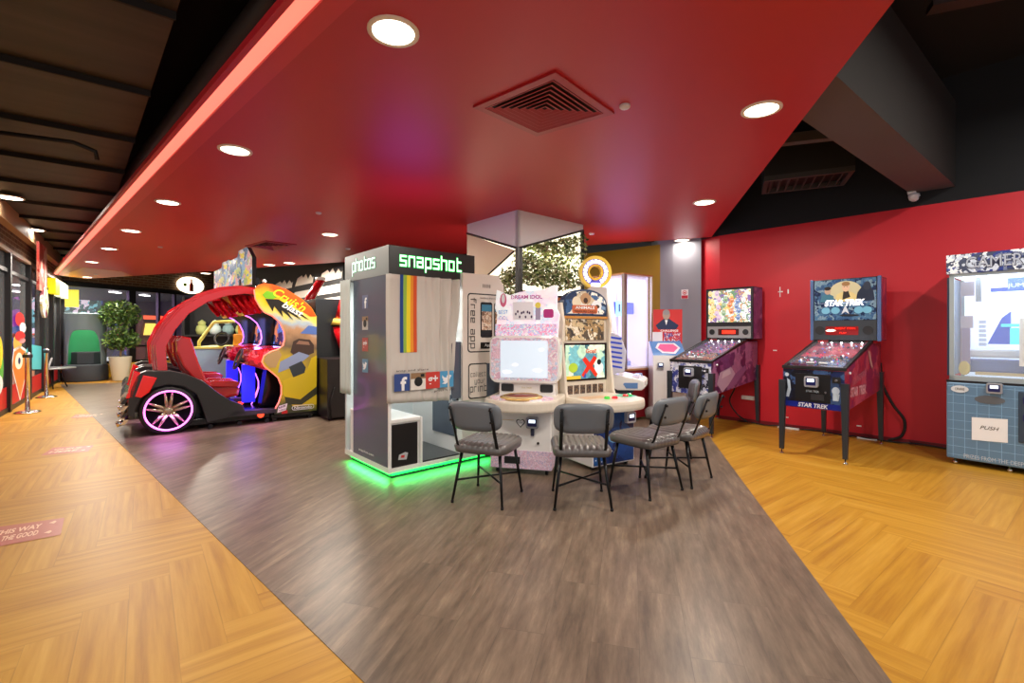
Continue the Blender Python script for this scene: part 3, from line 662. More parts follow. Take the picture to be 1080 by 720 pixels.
# right hand machine cabinet with app panel
cb = MB(); cb.prism([(.77, .06), (W1, .06), (W1, 1.80), (1.24, 1.91), (.77, 1.905)], -.03, D1, white, 'y', bev=.004).build('machine_cabinet', pb)
MB().box(.762, .77, .06, .5, .27, .68, slate).build('instruction_panel', pb)
lettering(pb, 'info', (.759, .14, .62), .045, inkwhite, U=-Y_, w=.09)
ap = MB().prism([(.765, .64), (W1, .64), (W1, 1.80), (1.22, 1.912), (.765, 1.905)], -.05, -.03, mat('panel_cream', (222, 212, 200), .35), 'y', bev=.003).build('app_panel', pb)
def outline(x0, x1, z0, z1, r, w_, y, m, parent, name='outline'):
    mb = MB(); ringmb(mb, rrect(x0, x1, z0, z1, r), rrect(x0+w_, x1-w_, z0+w_, z1-w_, r-w_*.5), y, m); return mb.build(name, parent)
outline(.822, 1.27, 1.115, 1.71, .035, .012, -.052, inkblack, ap); outline(.83, 1.085, .65, 1.005, .035, .012, -.052, inkblack, ap)
MB().box(1.065, 1.28, -.056, -.05, .655, 1.0, slate).build('print_slot_plate', ap)
techno(ap, 'free app', (.885, -.053, 1.41), .045, inkblack, U=-Z_, V=X_, w=.50, sw=.2)
lettering(ap, 'instant sharing', (1.09, -.053, 1.665), .02, inkblack, w=.22)
techno(ap, 'collect', (.955, -.053, .89), .032, inkblack, w=.19, sw=.16); techno(ap, 'your', (.975, -.053, .82), .032, inkblack, w=.13, sw=.16); techno(ap, 'print', (.955, -.053, .745), .048, inkblack, w=.20, sw=.2)
for x in (.985, 1.165):
    MB().prism(rrect(x, x+.15, 1.265, 1.625, .02), -.056, -.051, blackg, 'y').build('phone_picture', ap)
    m_ = MB(); poly(m_, [(x+.01, 1.53), (x+.14, 1.53), (x+.14, 1.6), (x+.01, 1.6)], -.0575, mat('phone_sky', (60, 130, 160), .4)); poly(m_, [(x+.01, 1.34), (x+.14, 1.34), (x+.14, 1.53), (x+.01, 1.53)], -.0575, art('phone_photos', [(214, 180, 150), (170, 120, 90), (230, 210, 190), (120, 90, 70)], 22, 0, .4)); m_.build('phone_screen', ap)
MB().box(.985, 1.25, -.055, -.051, 1.15, 1.215, blackg).build('store_badge', ap); lettering(ap, 'App Store', (1.13, -.0565, 1.182), .035, inkwhite, w=.19)
for k in range(5): MB().prism(ellipse(1.02+k*.022, 1.79, .004, .02, 8), -.0535, -.05, mat('vent_hole', (90, 86, 84), .6), 'y').build('vent_slot', ap)
# curtain
cloth = mat('curtain_fabric', (206, 200, 190), .85)
def cy(x, z):
    k = min(1, max(0, (x-.25)/.4)); amp = .006+.03*k
    return -.022-amp*(math.sin(x*46+.9*math.sin(z*2.3)+1.5*math.sin(x*9))*.7+.35*math.sin(x*83+z*2.5))-.01*math.sin(z*3)
def grid(nx, nz, f, m, name, parent, solid=.003):
    mb = MB(); V = [[mb.bm.verts.new(f(i/nx, j/nz)) for j in range(nz+1)] for i in range(nx+1)]; k = mb.mi(m)
    for i in range(nx):
        for j in range(nz):
            q = mb.bm.faces.new([V[i][j], V[i+1][j], V[i+1][j+1], V[i][j+1]]); q.material_index = k; q.smooth = True
    o = mb.build(name, parent)
    if solid: s = o.modifiers.new('s', 'SOLIDIFY'); s.thickness = solid; s.offset = 0
    return o
cu = grid(90, 24, lambda u, v: (-.02+u*(.665+.11*v), cy(-.02+u*(.665+.11*v), .69+v*1.145)-(.0 if u > .03 else -.03*(1-u/.03)), .69+v*1.145-.03*u*(1-v)), cloth, 'front_curtain', pb)
for x0, x1, c in ((.100, .130, (28, 70, 140)), (.130, .165, (150, 190, 70)), (.165, .205, (242, 222, 40)), (.205, .237, (238, 150, 40)), (.237, .268, (214, 84, 40))):
    grid(3, 24, lambda u, v: (x0+u*(x1-x0)-.004*(1-v), cy(x0+u*(x1-x0), 1.135+v*.7)-.006, 1.135+v*.7), mat('stripe%d' % c[0], c, .8), 'rainbow_stripe', cu, 0)
def icon(parent, kind, x, z, s, P0, U, soft=1):
    """social picture tile: P0(x,z) gives the centre; drawn with U reading direction"""
    n = U.cross(Z_)
    def q(a, b, d): return P0+U*a*s+Z_*b*s+n*d
    cols_ = {'f': (50, 76, 140), 'cam': (236, 230, 220), 'g': (206, 60, 50), 'bird': (80, 160, 206)}
    mb = MB(); mb.face([q(-.5, -.5, .001), q(.5, -.5, .001), q(.5, .5, .001), q(-.5, .5, .001)], mat('tile_'+kind+str(soft), cols_[kind] if soft == 1 else tuple(int(v*.6+120*.4) for v in cols_[kind]), .5))
    w = inkwhite
    if kind == 'f': txt_into(mb, 'f', q(.1, -.08, .003), U, Z_, s*.8, w, w=s*.42, bold=.03)
    elif kind == 'g': txt_into(mb, 'g+', q(0, -.02, .003), U, Z_, s*.6, w, w=s*.7, bold=.02)
    elif kind == 'cam':
        mb.face([q(-.5, .15, .002), q(.5, .15, .002), q(.5, .5, .002), q(-.5, .5, .002)], mat('cam_brown', (150, 118, 84), .5))
        mb.face([q(.15, .25, .003), q(.4, .25, .003), q(.4, .42, .003), q(.15, .42, .003)], inkblack)
        mb.face([q(.28*math.cos(a*PI/8), -.02+.28*math.sin(a*PI/8), .004) for a in range(16)], inkblack)
    else:
        mb.face([q(a, b, .003) for a, b in ((-.36, -.26), (-.1, -.3), (.14, -.16), (.26, .1), (.36, .2), (.24, .24), (.1, .3), (-.02, .18), (-.02, .1), (-.2, .12), (-.34, .26), (-.34, .08), (-.26, .0), (-.3, -.06), (-.18, -.16))], w)
    return mb.build('picture_tile', parent)
for k, (kd, x) in enumerate((('f', .10), ('cam', .265), ('g', .42), ('bird', .575))):
    icon(cu, kd, 0, 0, .155, Vector((x, -.052, .87)), X_)
lettering(cu, 'snap and share', (.21, -.05, .972), .026, inkblack, w=.33); lettering(cu, '...press here!', (.53, -.056, .765), .026, inkblack, w=.26)
for k, kd in enumerate(('f', 'cam', 'g', 'bird')):
    icon(pb, kd, 0, 0, .13, Vector((.001, .49, 1.61-k*.205)), -Y_, 2)
lettering(pb, 'snapshot.com', (.0, .47, .165), .03, inkwhite, U=-Y_, w=.33, bold=.01)
# rear curtain hanging past the left side
grid(26, 16, lambda u, v: (-.028-.012*math.sin(u*19+v), .755+u*.27*(1-.1*v), .69+v*1.16), mat('curtain_pale', (206, 214, 208), .85), 'rear_curtain', pb)
MB().prism(rrect(.66, .79, .665, 1.225, .03), -.012, .0, slate, 'y').build('door_flap', pb)
MB().box(.735, .75, .0, .02, .64, .68, dkmetal).build('hinge_pin', pb)
# green underglow
ug = mat('green_led', (60, 255, 110), .4, emis=5, ecol=(20, 255, 70)); 
mb = MB(); mb.box(.05, W1-.05, .05, D1-.05, .0, .06, mat('booth_foot_black', (20, 24, 22), .6)); mb.build('plinth', pb)
mb = MB(); mb.box(.045, W1-.08, .035, .048, .03, .05, ug); mb.box(.035, .048, .06, D1-.06, .03, .05, ug); mb.build('led_strip', pb)
area_light('led_glow', (.0, .45, .045), (0, math.radians(18), 0), .05, 3.2, (.05, 1, .2), 'RECTANGLE', .85, parent=pb); area_light('led_glow', (.6, -.0, .045), (math.radians(-18), 0, 0), 1.1, 3.2, (.05, 1, .2), 'RECTANGLE', .05, parent=pb)
area_light('booth_inner_lamp', (.42, .5, 1.78), (0, 0, 0), .3, 12, (.95, 1, .98), 'SQUARE', parent=pb)
area_light('booth_top_glow', (.5, .5, 2.12), (PI, 0, 0), .7, 4, (.62, .2, 1.0), 'SQUARE', parent=pb)
# ================================================================== CHAIRS
leather = mat('grey_leather', (98, 95, 93), .28, coat=.4); leatherb = mat('grey_leather_back', (106, 112, 118), .35); leg_m = mat('black_steel', (30, 32, 34), .3, .5)
def make_chair(label, lm=leather, lb=leatherb):
    t_ = thing('side_chair', label, 'chair', (0, 0, 0), 0, 'grey leather chairs around the card game machines')
    # seat: ribbed pad
    mb = MB(); n, k = 80, 14; k0 = mb.mi(lm)
    def outl(u, v):   # u across 0..1, v depth 0..1
        x = -.015+u*.45; y = .0+v*.46
        return x, y
    top = []; bot = []
    for i in range(n+1):
        ru = []; rb = []
        for j in range(k+1):
            a = i/n*2-1; b = j/k*2-1
            m = max(abs(a), abs(b)); e = (abs(a)**6+abs(b)**6)**(1/6) or 1e-6; sc = m/e if e > 0 else 1
            x = .21+a*.225*sc; y = .225+b*.235*sc
            edge = max(0, 1-m**8); rib = .013*abs(math.sin((i/n)*PI*10))
            z = .425+.035*math.sqrt(edge)*1.0+(rib if abs(b) < .93 else rib*.3)*edge-.012*(1-(2*j/k-1)**2)*0+.01*(b*b)
            ru.append(mb.bm.verts.new((x, y, z))); rb.append(mb.bm.verts.new((.21+(x-.21)*.96, .225+(y-.225)*.96, .392)))
        top.append(ru); bot.append(rb)
    def q(*v):
        f = mb.bm.faces.new(v); f.material_index = k0; f.smooth = True
    for i in range(n):
        for j in range(k):
            q(top[i][j], top[i+1][j], top[i+1][j+1], top[i][j+1]); q(bot[i][j], bot[i][j+1], bot[i+1][j+1], bot[i+1][j])
    for i in range(n):
        q(top[i][0], bot[i][0], bot[i+1][0], top[i+1][0]); q(top[i][k], top[i+1][k], bot[i+1][k], bot[i][k])
    for j in range(k):
        q(top[0][j], top[0][j+1], bot[0][j+1], bot[0][j]); q(top[n][j], bot[n][j], bot[n][j+1], top[n][j+1])
    mb.build('seat', t_)
    # backrest: curved rounded pad
    mb = MB(); w, h, d = .44, .225, .045; nx, nz = 24, 10; A = []; B = []; kk = mb.mi(lb)
    for i in range(nx+1):
        ra = []; rb = []
        for j in range(nz+1):
            a = i/nx*2-1; b = j/nz*2-1; m = max(abs(a), abs(b)); e = (abs(a)**4+abs(b)**4)**.25 or 1e-6; sc = m/e
            x = a*w/2*sc; z = b*h/2*sc; cv = .045*(x/(w/2))**2; th_ = d/2*math.sqrt(max(0, 1-m**7))
            ra.append(mb.bm.verts.new((.21+x, -.075+cv-th_-.16*z, .69+z))); rb.append(mb.bm.verts.new((.21+x, -.075+cv+th_-.16*z+.002, .69+z)))
        A.append(ra); B.append(rb)
    for i in range(nx):
        for j in range(nz):
            for q_ in ((A[i][j], A[i+1][j], A[i+1][j+1], A[i][j+1]), (B[i][j], B[i][j+1], B[i+1][j+1], B[i+1][j])):
                f = mb.bm.faces.new(q_); f.material_index = kk; f.smooth = True
    for i in range(nx):
        for R, j in ((1, 0), (-1, nz)):
            f = mb.bm.faces.new([A[i][j], B[i][j], B[i+1][j], A[i+1][j]]); f.material_index = kk; f.smooth = True
    for j in range(nz):
        for i in (0, nx):
            f = mb.bm.faces.new([A[i][j], A[i][j+1], B[i][j+1], B[i][j]]); f.material_index = kk; f.smooth = True
    mb.build('backrest', t_)
    for x in (.045, .375):
        mb = MB(); mb.tube([(x+(.01 if x < .2 else -.01), .05, .40), (x, .0, .46), (x, -.055, .6), (x, -.115, .765)], .013, leg_m, 6, flat=.5)
        o = mb.build('back_post', t_)
        mb = MB()
        for z, y in ((.66, -.10), (.75, -.118)): mb.lathe([(.009, -.012), (.009, 0), (0, .0)], dkmetal, (x, y, z), 'y', 8)
        mb.build('bolt', o)
    for fx, fy, tx, ty in ((0, 0, .05, .07), (.42, 0, .37, .07), (.01, .43, .05, .37), (.41, .43, .37, .37)):
        o = MB().tube([(fx, fy, .012), (tx, ty, .395)], [.0095, .014], leg_m, 8).build('leg', t_)
        MB().lathe([(.012, 0), (.012, .018), (.0, .02)], rubber, (fx, fy, 0), 'z', 8).build('foot_cap', o)
    MB().box(.04, .38, .06, .38, .385, .4, leg_m).build('seat_frame', t_)
    def at(fx, fy, tx, ty, z): k_ = z/.395; return (fx+(tx-fx)*k_, fy+(ty-fy)*k_, z)
    mb = MB(); mb.tube([at(0, 0, .05, .07, .17), at(.41, .43, .37, .37, .17)], .008, leg_m, 6); mb.tube([at(.42, 0, .37, .07, .182), at(.01, .43, .05, .37, .182)], .008, leg_m, 6); mb.build('cross_stretcher', t_)
    return t_
c0 = make_chair('grey leather side chair nearest the photo booth, turned toward the white pink machine')
lav = mat('lavender_lit_leather', (122, 122, 130), .28, coat=.3)
spots = [(fl(477, 530), -22, None), (fl(585, 538.6), -2, 'grey leather side chair in the middle with its back squarely to the camera'),
         (fl(685.6, 528.5), 36, 'grey leather side chair facing the card machine with starry blue base, seen from its side'),
         (Vector((1.51, 3.98, 0)), 46, 'grey leather side chair just right of and partly behind its twin, nearest the wood floor'),
         (Vector((1.86, 4.92, 0)), 76, 'grey leather side chair mostly hidden behind the others, by the small coin-op with red header')]
for p, th, lab in spots:
    o = c0 if lab is None else dup(c0)
    if lab: o['label'] = lab
    o.location = (p[0], p[1], .003); o.rotation_euler = (0, 0, math.radians(th))
# ================================================================== CARD GAME MACHINE A (pastel)
def reader(parent, x, z, s=1.0, y=-.001, body=(150, 152, 160)):
    r = MB().prism(rrect(x-.05*s, x+.05*s, z-.045*s, z+.045*s, .014*s), y-.035*s, y, mat('reader_shell%d' % body[0], body, .3), 'y', bev=.004).build('card_reader', parent)
    m_ = MB(); poly(m_, rrect(x-.037*s, x+.037*s, z-.028*s, z+.032*s, .006*s), y-.0355*s-.001, mat('reader_blue', (22, 26, 90), .3)); poly(m_, rrect(x-.026*s, x+.026*s, z-.0*s, z+.026*s, .003*s), y-.0355*s-.002, mat('reader_lcd', (226, 240, 255), .3, emis=1.6)); m_.build('reader_screen', r)
    return r
pastel = art('pastel_pink_print', [(246, 226, 236), (240, 206, 224), (224, 228, 246), (250, 242, 246), (232, 190, 214), (210, 220, 242)], 14, .0, .35)
pastel2 = art('pastel_header_print', [(246, 240, 248), (236, 220, 240), (210, 226, 246), (250, 230, 236), (240, 248, 250)], 9, .35, .35)
floral = art('floral_pink_print', [(222, 190, 212), (236, 206, 224), (200, 186, 216), (230, 186, 208), (240, 220, 234)], 26, 0, .4)
A = thing('card_game_machine', 'white and pastel pink card game machine with winged header and glowing pale screen', 'arcade machine', fl(518, 498), -14)
mb = MB(); mb.box(0, .57, 0, .50, .055, .62, whiteg, .012); mb.build('base_cabinet', A)
mb = MB(); mb.box(-.004, .574, -.004, .3, .055, .225, floral); mb.build('floral_band', A)
MB().box(.13, .28, -.008, -.003, .1, .165, black).build('coin_tray', A)
for x in (.05, .52):
    for y in (.06, .44): MB().lathe([(.028, -.012), (.028, .012)], rubber, (x, y, .028), 'x', 12).build('caster', A)
mb = MB(); mb.prism([(-.07, .5), (-.07, .1)]+ellipse(.285, .05, .355, .27, 18, 180, 360)+[(.64, .1), (.64, .5)], .60, .70, creamp, 'z', bev=.02); con = mb.build('console', A)
mb = MB(); mb.prism(ellipse(.285, .04, .30, .19, 24), .70, .712, pastel, 'z'); mb.build('console_print', con)
mb = MB(); mb.lathe([(.2, .0), (.2, .015), (.16, .03), (.155, .01)], mat('gold_ring', (226, 190, 120), .25, .5), (.285, .03, .705), 'z', 28); mb.lathe([(.15, .0), (.148, .026), (0, .034)], mat('amber_dial', (130, 50, 28), .3), (.285, .03, .705), 'z', 28); mb.build('dial_ring', con)
mb = MB(); mb.prism([(.0, .62), (.57, .62), (.56, .86), (.01, .86)], .26, .48, whiteg, 'y', bev=.01); nk = mb.build('speaker_neck', A)
for x in (.03, .42): MB().prism(rrect(x, x+.125, .735, .81, .015), .25, .262, mat('speaker_mesh', (36, 36, 40), .7), 'y').build('speaker_grille', nk)
lettering(nk, 'IDOL CARDS', (.285, .258, .775), .014, mat('gold_ink', (200, 190, 130), .4), w=.1)
mb = MB(); mb.prism(rrect(-.085, .615, .82, 1.285, .08), .22, .42, whiteg, 'y', bev=.02); sf = mb.build('screen_housing', A)
m_ = MB(); poly(m_, rrect(-.065, .595, .85, 1.265, .05), .219, pastel); m_.build('housing_print', sf)
m_ = MB(); poly(m_, rrect(.03, .50, .875, 1.235, .012), .216, mat('pale_screen', (226, 240, 250), .2, emis=.42, ecol=(200, 226, 250))); m_.build('screen', sf)
m_ = MB(); 
for x, z, a in ((.1, .93, 10), (.18, 1.0, 6), (.4, .95, 9), (.44, 1.15, 5)): poly(m_, ellipse(x, z, .01*a*.5, .016, 10), .2145, mat('screen_glare', (252, 254, 255), .2, emis=.6))
m_.build('screen_picture', sf)  # pale glowing ellipses paint glare onto the screen
hd = [(-.05, 1.27), (-.035, 1.5), (-.06, 1.56), (-.04, 1.745), (.03, 1.71), (.10, 1.69), (.2, 1.72), (.285, 1.728), (.37, 1.735), (.45, 1.74), (.52, 1.775), (.57, 1.78), (.565, 1.55), (.59, 1.5), (.575, 1.27)]
mb = MB(); mb.prism(hd, .33, .43, pastel2, 'y', bev=.008); hh = mb.build('header_board', A)
m_ = MB(); poly(m_, rrect(.13, .34, 1.44, 1.62, .01), .328, mat('print_pearl', (244, 242, 250), .4)); 
poly(m_, [(.36, 1.44), (.41, 1.44), (.41, 1.56), (.36, 1.56)], .327, mat('print_mauve', (170, 160, 190), .4)); poly(m_, ellipse(.385, 1.585, .03, .03, 10), .326, mat('print_yellow', (246, 226, 90), .4))
poly(m_, rrect(.44, .54, 1.46, 1.545, .02), .327, mat('print_magenta', (190, 40, 130), .4)); poly(m_, ellipse(.03, 1.64, .035, .07), .327, mat('print_pink', (226, 110, 150), .4)); poly(m_, ellipse(.03, 1.655, .018, .045), .326, mat('print_pearl', (244, 242, 250), .4))
for k in range(9): poly(m_, ellipse(.16+.02*k, 1.50+.03*math.sin(k*2.2), .009, .014, 8), .3255, mat('print_plum', (70, 50, 90), .4))
m_.build('header_pictures', hh)
lettering(hh, 'DREAM IDOL', (.27, .326, 1.668), .04, mat('print_rose', (196, 90, 160), .4), w=.32, bold=.02); lettering(hh, 'BEST', (.03, .326, 1.52), .04, mat('print_sky', (110, 140, 210), .4), w=.1); lettering(hh, 'IDOL', (.03, .326, 1.46), .04, mat('print_sky', (110, 140, 210), .4), w=.1)
m_ = MB(); m_.box(-.05, .575, .315, .33, 1.285, 1.40, art('header_lower_print', [(236, 200, 220), (200, 190, 236), (240, 150, 190), (190, 220, 240), (250, 240, 250)], 22, .2)); m_.build('header_lower_strip', hh)
hr = MB(); pts = [(math.sin(a)**3*.042, (.8125*math.cos(a)-.3125*math.cos(2*a)-.125*math.cos(3*a)-.0625*math.cos(4*a))*.045) for a in [2*PI*k/30 for k in range(30)]]
poly(hr, [(.285+x, .48+z) for x, z in pts], -.006, inkblack); poly(hr, [(.285+x*.78, .481+z*.78) for x, z in pts], -.008, inkwhite); hr.build('heart_sticker', A)
lettering(A, 'LOVE', (.285, -.0095, .482), .016, inkblack, w=.05)
reader(A, .40, .49, 1.15)
MB().box(.385, .415, -.03, 0, .37, .44, mat('slot_blue', (40, 44, 70), .4)).build('coin_slot', A); MB().lathe([(.012, -.01), (.012, 0), (0, 0)], dkmetal, (.45, -.0, .3), 'y', 10).build('lock', A)
m_ = MB(); poly(m_, [(.1, .5), (.22, .5), (.22, .504), (.1, .504)], -.001, mat('print_gold', (220, 190, 120), .4)); m_.build('printed_line', A)
# ================================================================== CARD GAME MACHINE B (animal)
B = thing('card_game_machine', 'cream card game machine with starry blue base and rounded animal picture header', 'arcade machine', fl(625, 498), 31)
star = art('starry_blue_print', [(18, 50, 110), (24, 70, 140), (14, 36, 90), (30, 90, 160)], 6, 0, .3)
mb = MB(); mb.box(0, .54, .0, .74, .04, .56, whiteg, .01); mb.build('base_cabinet', B)
mb = MB(); mb.box(.012, .528, -.004, .0, .055, .54, star); fr_ = mb.build('starry_front', B)
m_ = MB()
for k in range(16): poly(m_, ellipse(random.uniform(.03, .5), random.uniform(.08, .52), .008, .008, 6), -.006, mat('print_star', (210, 226, 246), .4))
poly(m_, ellipse(.27, .3, .08, .05), -.0055, mat('print_lightblue', (120, 180, 226), .4)); m_.build('printed_stars', fr_)
for x in (.05, .49):
    for y in (.07, .66): MB().lathe([(.022, -.012), (.022, .012)], rubber, (x, y, .022), 'x', 12).build('caster', B)
mb = MB(); mb.prism([(-.05, .5), (-.07, .0)]+ellipse(.27, -.02, .34, .2, 16, 180, 360)+[(.61, 0), (.59, .5)], .575, .675, creamp, 'z', bev=.03); con = mb.build('console', B)
for x, y, c in ((.2, .02, (60, 200, 60)), (.28, .0, (220, 50, 60)), (.47, .05, (220, 60, 60)), (.54, .07, (60, 190, 110))):
    MB().lathe([(.03, 0), (.03, .012), (.022, .024), (0, .026)], mat('button%d' % c[1], c, .2, coat=1, emis=.4), (x, y, .674), 'z', 16).build('push_button', con)
m_ = MB(); m_.prism([(.42, -.02), (.6, .02), (.56, .22), (.4, .16)], .6745, .677, mat('console_green_print', (90, 200, 160), .3), 'z'); m_.prism([(.0, .1), (.3, .05), (.34, .2), (.02, .26)], .6745, .677, mat('console_tan_print', (226, 190, 150), .3), 'z'); m_.build('console_print', con)
reader(B, .46, .48, 1.2, -.004, (206, 206, 214))
prof = [(.3, .56), (.36, .72), (.42, 1.2), (.40, 1.42), (.44, 1.62), (.60, 1.62), (.72, 1.3), (.74, .9), (.74, .56)]
for x in (-.045, .585):
    o = MB().prism(prof, x, x+.03, creamp, 'x', bev=.006).build('side_wing', B)
    if x < 0:
        MB().box(x-.006, x, .47, .51, .62, 1.2, mat('gold_strip', (214, 160, 70), .3)).box(x-.006, x, .47, .50, 1.2, 1.5, mat('slot_dark', (60, 64, 76), .4)).build('gold_strip', o)
mb = MB(); mb.box(-.015, .585, .46, .74, .56, 1.48, creamp); up = mb.build('screen_tower', B)
m_ = MB(); m_.box(-.01, .58, .445, .46, .81, 1.205, blackg, .004); m_.build('screen_bezel', up)
m_ = MB(); poly(m_, [(.02, .83), (.55, .83), (.55, 1.185), (.02, 1.185)], .444, art('game_screen_print', [(120, 190, 200), (190, 226, 200), (90, 150, 170), (226, 240, 220), (60, 110, 120)], 6, .35, .2)); m_.build('screen', up)
m_ = MB(); e_ = lambda n, c: mat('scr_'+n, c, .3, emis=.3)
poly(m_, [(.26, .84), (.34, .93), (.42, .84), (.45, .87), (.38, .96), (.44, 1.04), (.40, 1.07), (.34, 1.0), (.28, 1.06), (.24, 1.03), (.3, .96), (.23, .87)], .442, e_('red', (220, 50, 30))); poly(m_, [(.25, .84), (.29, .84), (.29, .9)], .4415, e_('blue', (40, 70, 160)))
poly(m_, ellipse(.47, .94, .06, .06), .442, e_('white', (240, 245, 245))); poly(m_, ellipse(.47, 1.0, .03, .03), .4415, e_('blk', (30, 34, 40))); poly(m_, ellipse(.12, .95, .06, .05), .442, e_('grn', (170, 200, 60)))
poly(m_, [(.02, .83), (.22, .83), (.22, .865), (.02, .865)], .442, e_('gold', (220, 190, 60)))
m_.build('screen_picture', up); lettering(up, 'Goal!', (.36, .441, 1.12), .045, e_('letters', (196, 90, 60)), w=.15, bold=.03)
m_ = MB(); cd = art('card_print', [(90, 70, 60), (60, 54, 60), (150, 120, 90), (40, 40, 44)], 30)
for k in range(6): m_.box(.06+k*.083, .125+k*.083, .455, .46, .675, .765, cd)
m_.build('picture_cards', up)
m_ = MB(); m_.box(.03, .54, .445, .46, 1.235, 1.455, art('ruins_print', [(170, 140, 96), (90, 80, 66), (206, 186, 146), (60, 60, 60), (230, 220, 200)], 12, .15)); m_.build('picture_panel', up)
m_ = MB(); m_.box(-.01, .58, .43, .46, 1.46, 1.485, mat('wood_ledge', (200, 140, 70), .4)); m_.build('ledge', up)
mb = MB(); mb.prism([(.0, 1.49)]+[(.575, 1.49)]+ellipse(.2875, 1.62, .29, .15, 16, 0, 180)[:], .44, .52, mat('header_navy', (30, 60, 100), .4), 'y', bev=.004); hh = mb.build('header_board', B)
m_ = MB(); poly(m_, [(.02, 1.51), (.555, 1.51)]+ellipse(.2875, 1.62, .27, .13, 16, 0, 180), .438, art('header_animal_print', [(60, 96, 140), (200, 186, 160), (120, 150, 180), (240, 236, 226), (40, 60, 90)], 9, .15))
poly(m_, ellipse(.28, 1.67, .07, .06), .436, mat('fur_tan', (190, 150, 110), .5)); poly(m_, ellipse(.28, 1.65, .03, .03), .4355, mat('fur_dark', (60, 40, 30), .5)); poly(m_, ellipse(.16, 1.63, .06, .06), .436, mat('fur_cream', (236, 226, 200), .5)); poly(m_, ellipse(.43, 1.6, .07, .055), .436, mat('fur_white', (240, 244, 250), .5)); poly(m_, ellipse(.44, 1.59, .03, .02), .4355, mat('fur_dark', (60, 40, 30), .5))
poly(m_, rrect(.1, .44, 1.515, 1.6, .02), .4345, mat('title_orange', (206, 110, 70), .4)); m_.build('header_pictures', hh)
lettering(hh, 'ANIMALS', (.27, .433, 1.575), .03, inkwhite, w=.26, bold=.03); lettering(hh, 'TREASURE CARDS', (.27, .433, 1.535), .022, mat('title_brown', (90, 40, 20), .4), w=.3, bold=.02)
# ================================================================== MACHINE D (white, seen from the side)
D = thing('card_game_machine', 'white game machine seen from the side with blue striped fin and jutting tray', 'arcade machine', (1.5, 5.38, 0), 70)
MB().prism([(.22, 0), (.8, 0), (.8, .66), (.1, .66), (.24, .5)], .03, .5, mat('navy_base', (40, 44, 58), .4), 'x').build('base_cabinet', D)
tr = MB().prism([(.03, .655), (.30, .645), (.42, .72), (.42, .84), (.28, .82), (.04, .775), (.0, .75), (0, .68)], 0, .55, whiteg, 'x', bev=.012).build('control_tray', D)
MB().prism([(.07, .675), (.2, .672), (.235, .72), (.22, .735), (.07, .74)], -.004, 0, mat('tray_blue_print', (96, 140, 200), .3), 'x').build('blue_print', tr)
mb = MB(); 
for k in range(5): mb.box(.08+k*.09, .13+k*.09, .06+.03*(k % 2), .14, .78, .812, mat('tray_keys%d' % (k % 3), [(230, 220, 240), (120, 150, 200), (240, 240, 250)][k % 3], .3))
mb.build('cards_on_tray', tr)
MB().prism([(.36, .8), (.8, .66), (.8, 1.75), (.6, 1.86), (.42, 1.84), (.4, 1.6), (.36, 1.3)], .0, .5, whiteg, 'x', bev=.02).build('body', D)
fn = MB().prism([(.36, .82), (.22, .87), (.2, 1.1), (.26, 1.27), (.37, 1.32), (.44, 1.1)], -.02, .02, mat('fin_white', (220, 222, 244), .25), 'x', bev=.006).build('striped_fin', D)
m_ = MB()
for k in range(7):
    z = .9+k*.055; m_.face([(-.022, .24+.01*k % .02, z), (-.022, .40, z+.02), (-.022, .40, z+.045), (-.022, .24, z+.02)], mat('fin_blue', (40, 70, 200), .3, emis=.25))
m_.build('blue_stripes', fn)
m_ = MB(); m_.face([(-.004+.0, .43, 1.35), (-.004, .6, 1.35), (-.004, .6, 1.72), (-.004, .45, 1.72)], art('machine_side_print', [(230, 226, 240), (200, 196, 226), (244, 240, 246)], 10, .2)); m_.build('side_print', D)
# ring topper machine
Rg = thing('bonus_ring_sign', 'yellow and white ring sign with lit squares standing above the animal card machine', 'sign', (1.0, 5.92, 0), 5)
def torus(mb, R, r, c, m, ax='y', n=36, k=10, fl_=1.0):
    pts = [(c[0]+R*math.cos(2*PI*i/n), c[1], c[2]+R*math.sin(2*PI*i/n)) for i in range(n)]; mb.tube(pts, r, m, k, closed=True); return mb
def plate_ring(mb, R0, R1, c, y0, y1, m, n=40):
    for i in range(n):
        a, b = 2*PI*i/n, 2*PI*(i+1)/n
        P_ = lambda R, t, y: (c[0]+R*math.cos(t), y, c[2]+R*math.sin(t))
        mb.face([P_(R0, a, y0), P_(R1, a, y0), P_(R1, b, y0), P_(R0, b, y0)], m); mb.face([P_(R0, a, y1), P_(R0, b, y1), P_(R1, b, y1), P_(R1, a, y1)], m)
        mb.face([P_(R1, a, y0), P_(R1, a, y1), P_(R1, b, y1), P_(R1, b, y0)], m); mb.face([P_(R0, a, y0), P_(R0, b, y0), P_(R0, b, y1), P_(R0, a, y1)], m)
    return mb
rc = (.04, 0, 2.065)
plate_ring(MB(), .165, .205, rc, -.02, .05, mat('ring_yellow', (236, 200, 70), .35)).build('outer_ring', Rg); plate_ring(MB(), .10, .165, rc, -.01, .04, mat('ring_violet', (90, 80, 190), .35, emis=.3)).build('violet_ring', Rg); plate_ring(MB(), .075, .10, rc, -.025, .05, mat('ring_gold', (240, 190, 30), .3)).build('inner_ring', Rg)
mb = MB()
for k in range(15):
    a = -.95+k*2*PI/18*1.02; c = Vector((rc[0]+.133*math.cos(a), -.022, rc[2]+.133*math.sin(a))); u = Vector((-math.sin(a), 0, math.cos(a))); w_ = Vector((math.cos(a), 0, math.sin(a)))
    mb.face([c-u*.016-w_*.022, c+u*.016-w_*.022, c+u*.02+w_*.022, c-u*.02+w_*.022], mat('lit_square', (255, 255, 255), .4, emis=1.8))
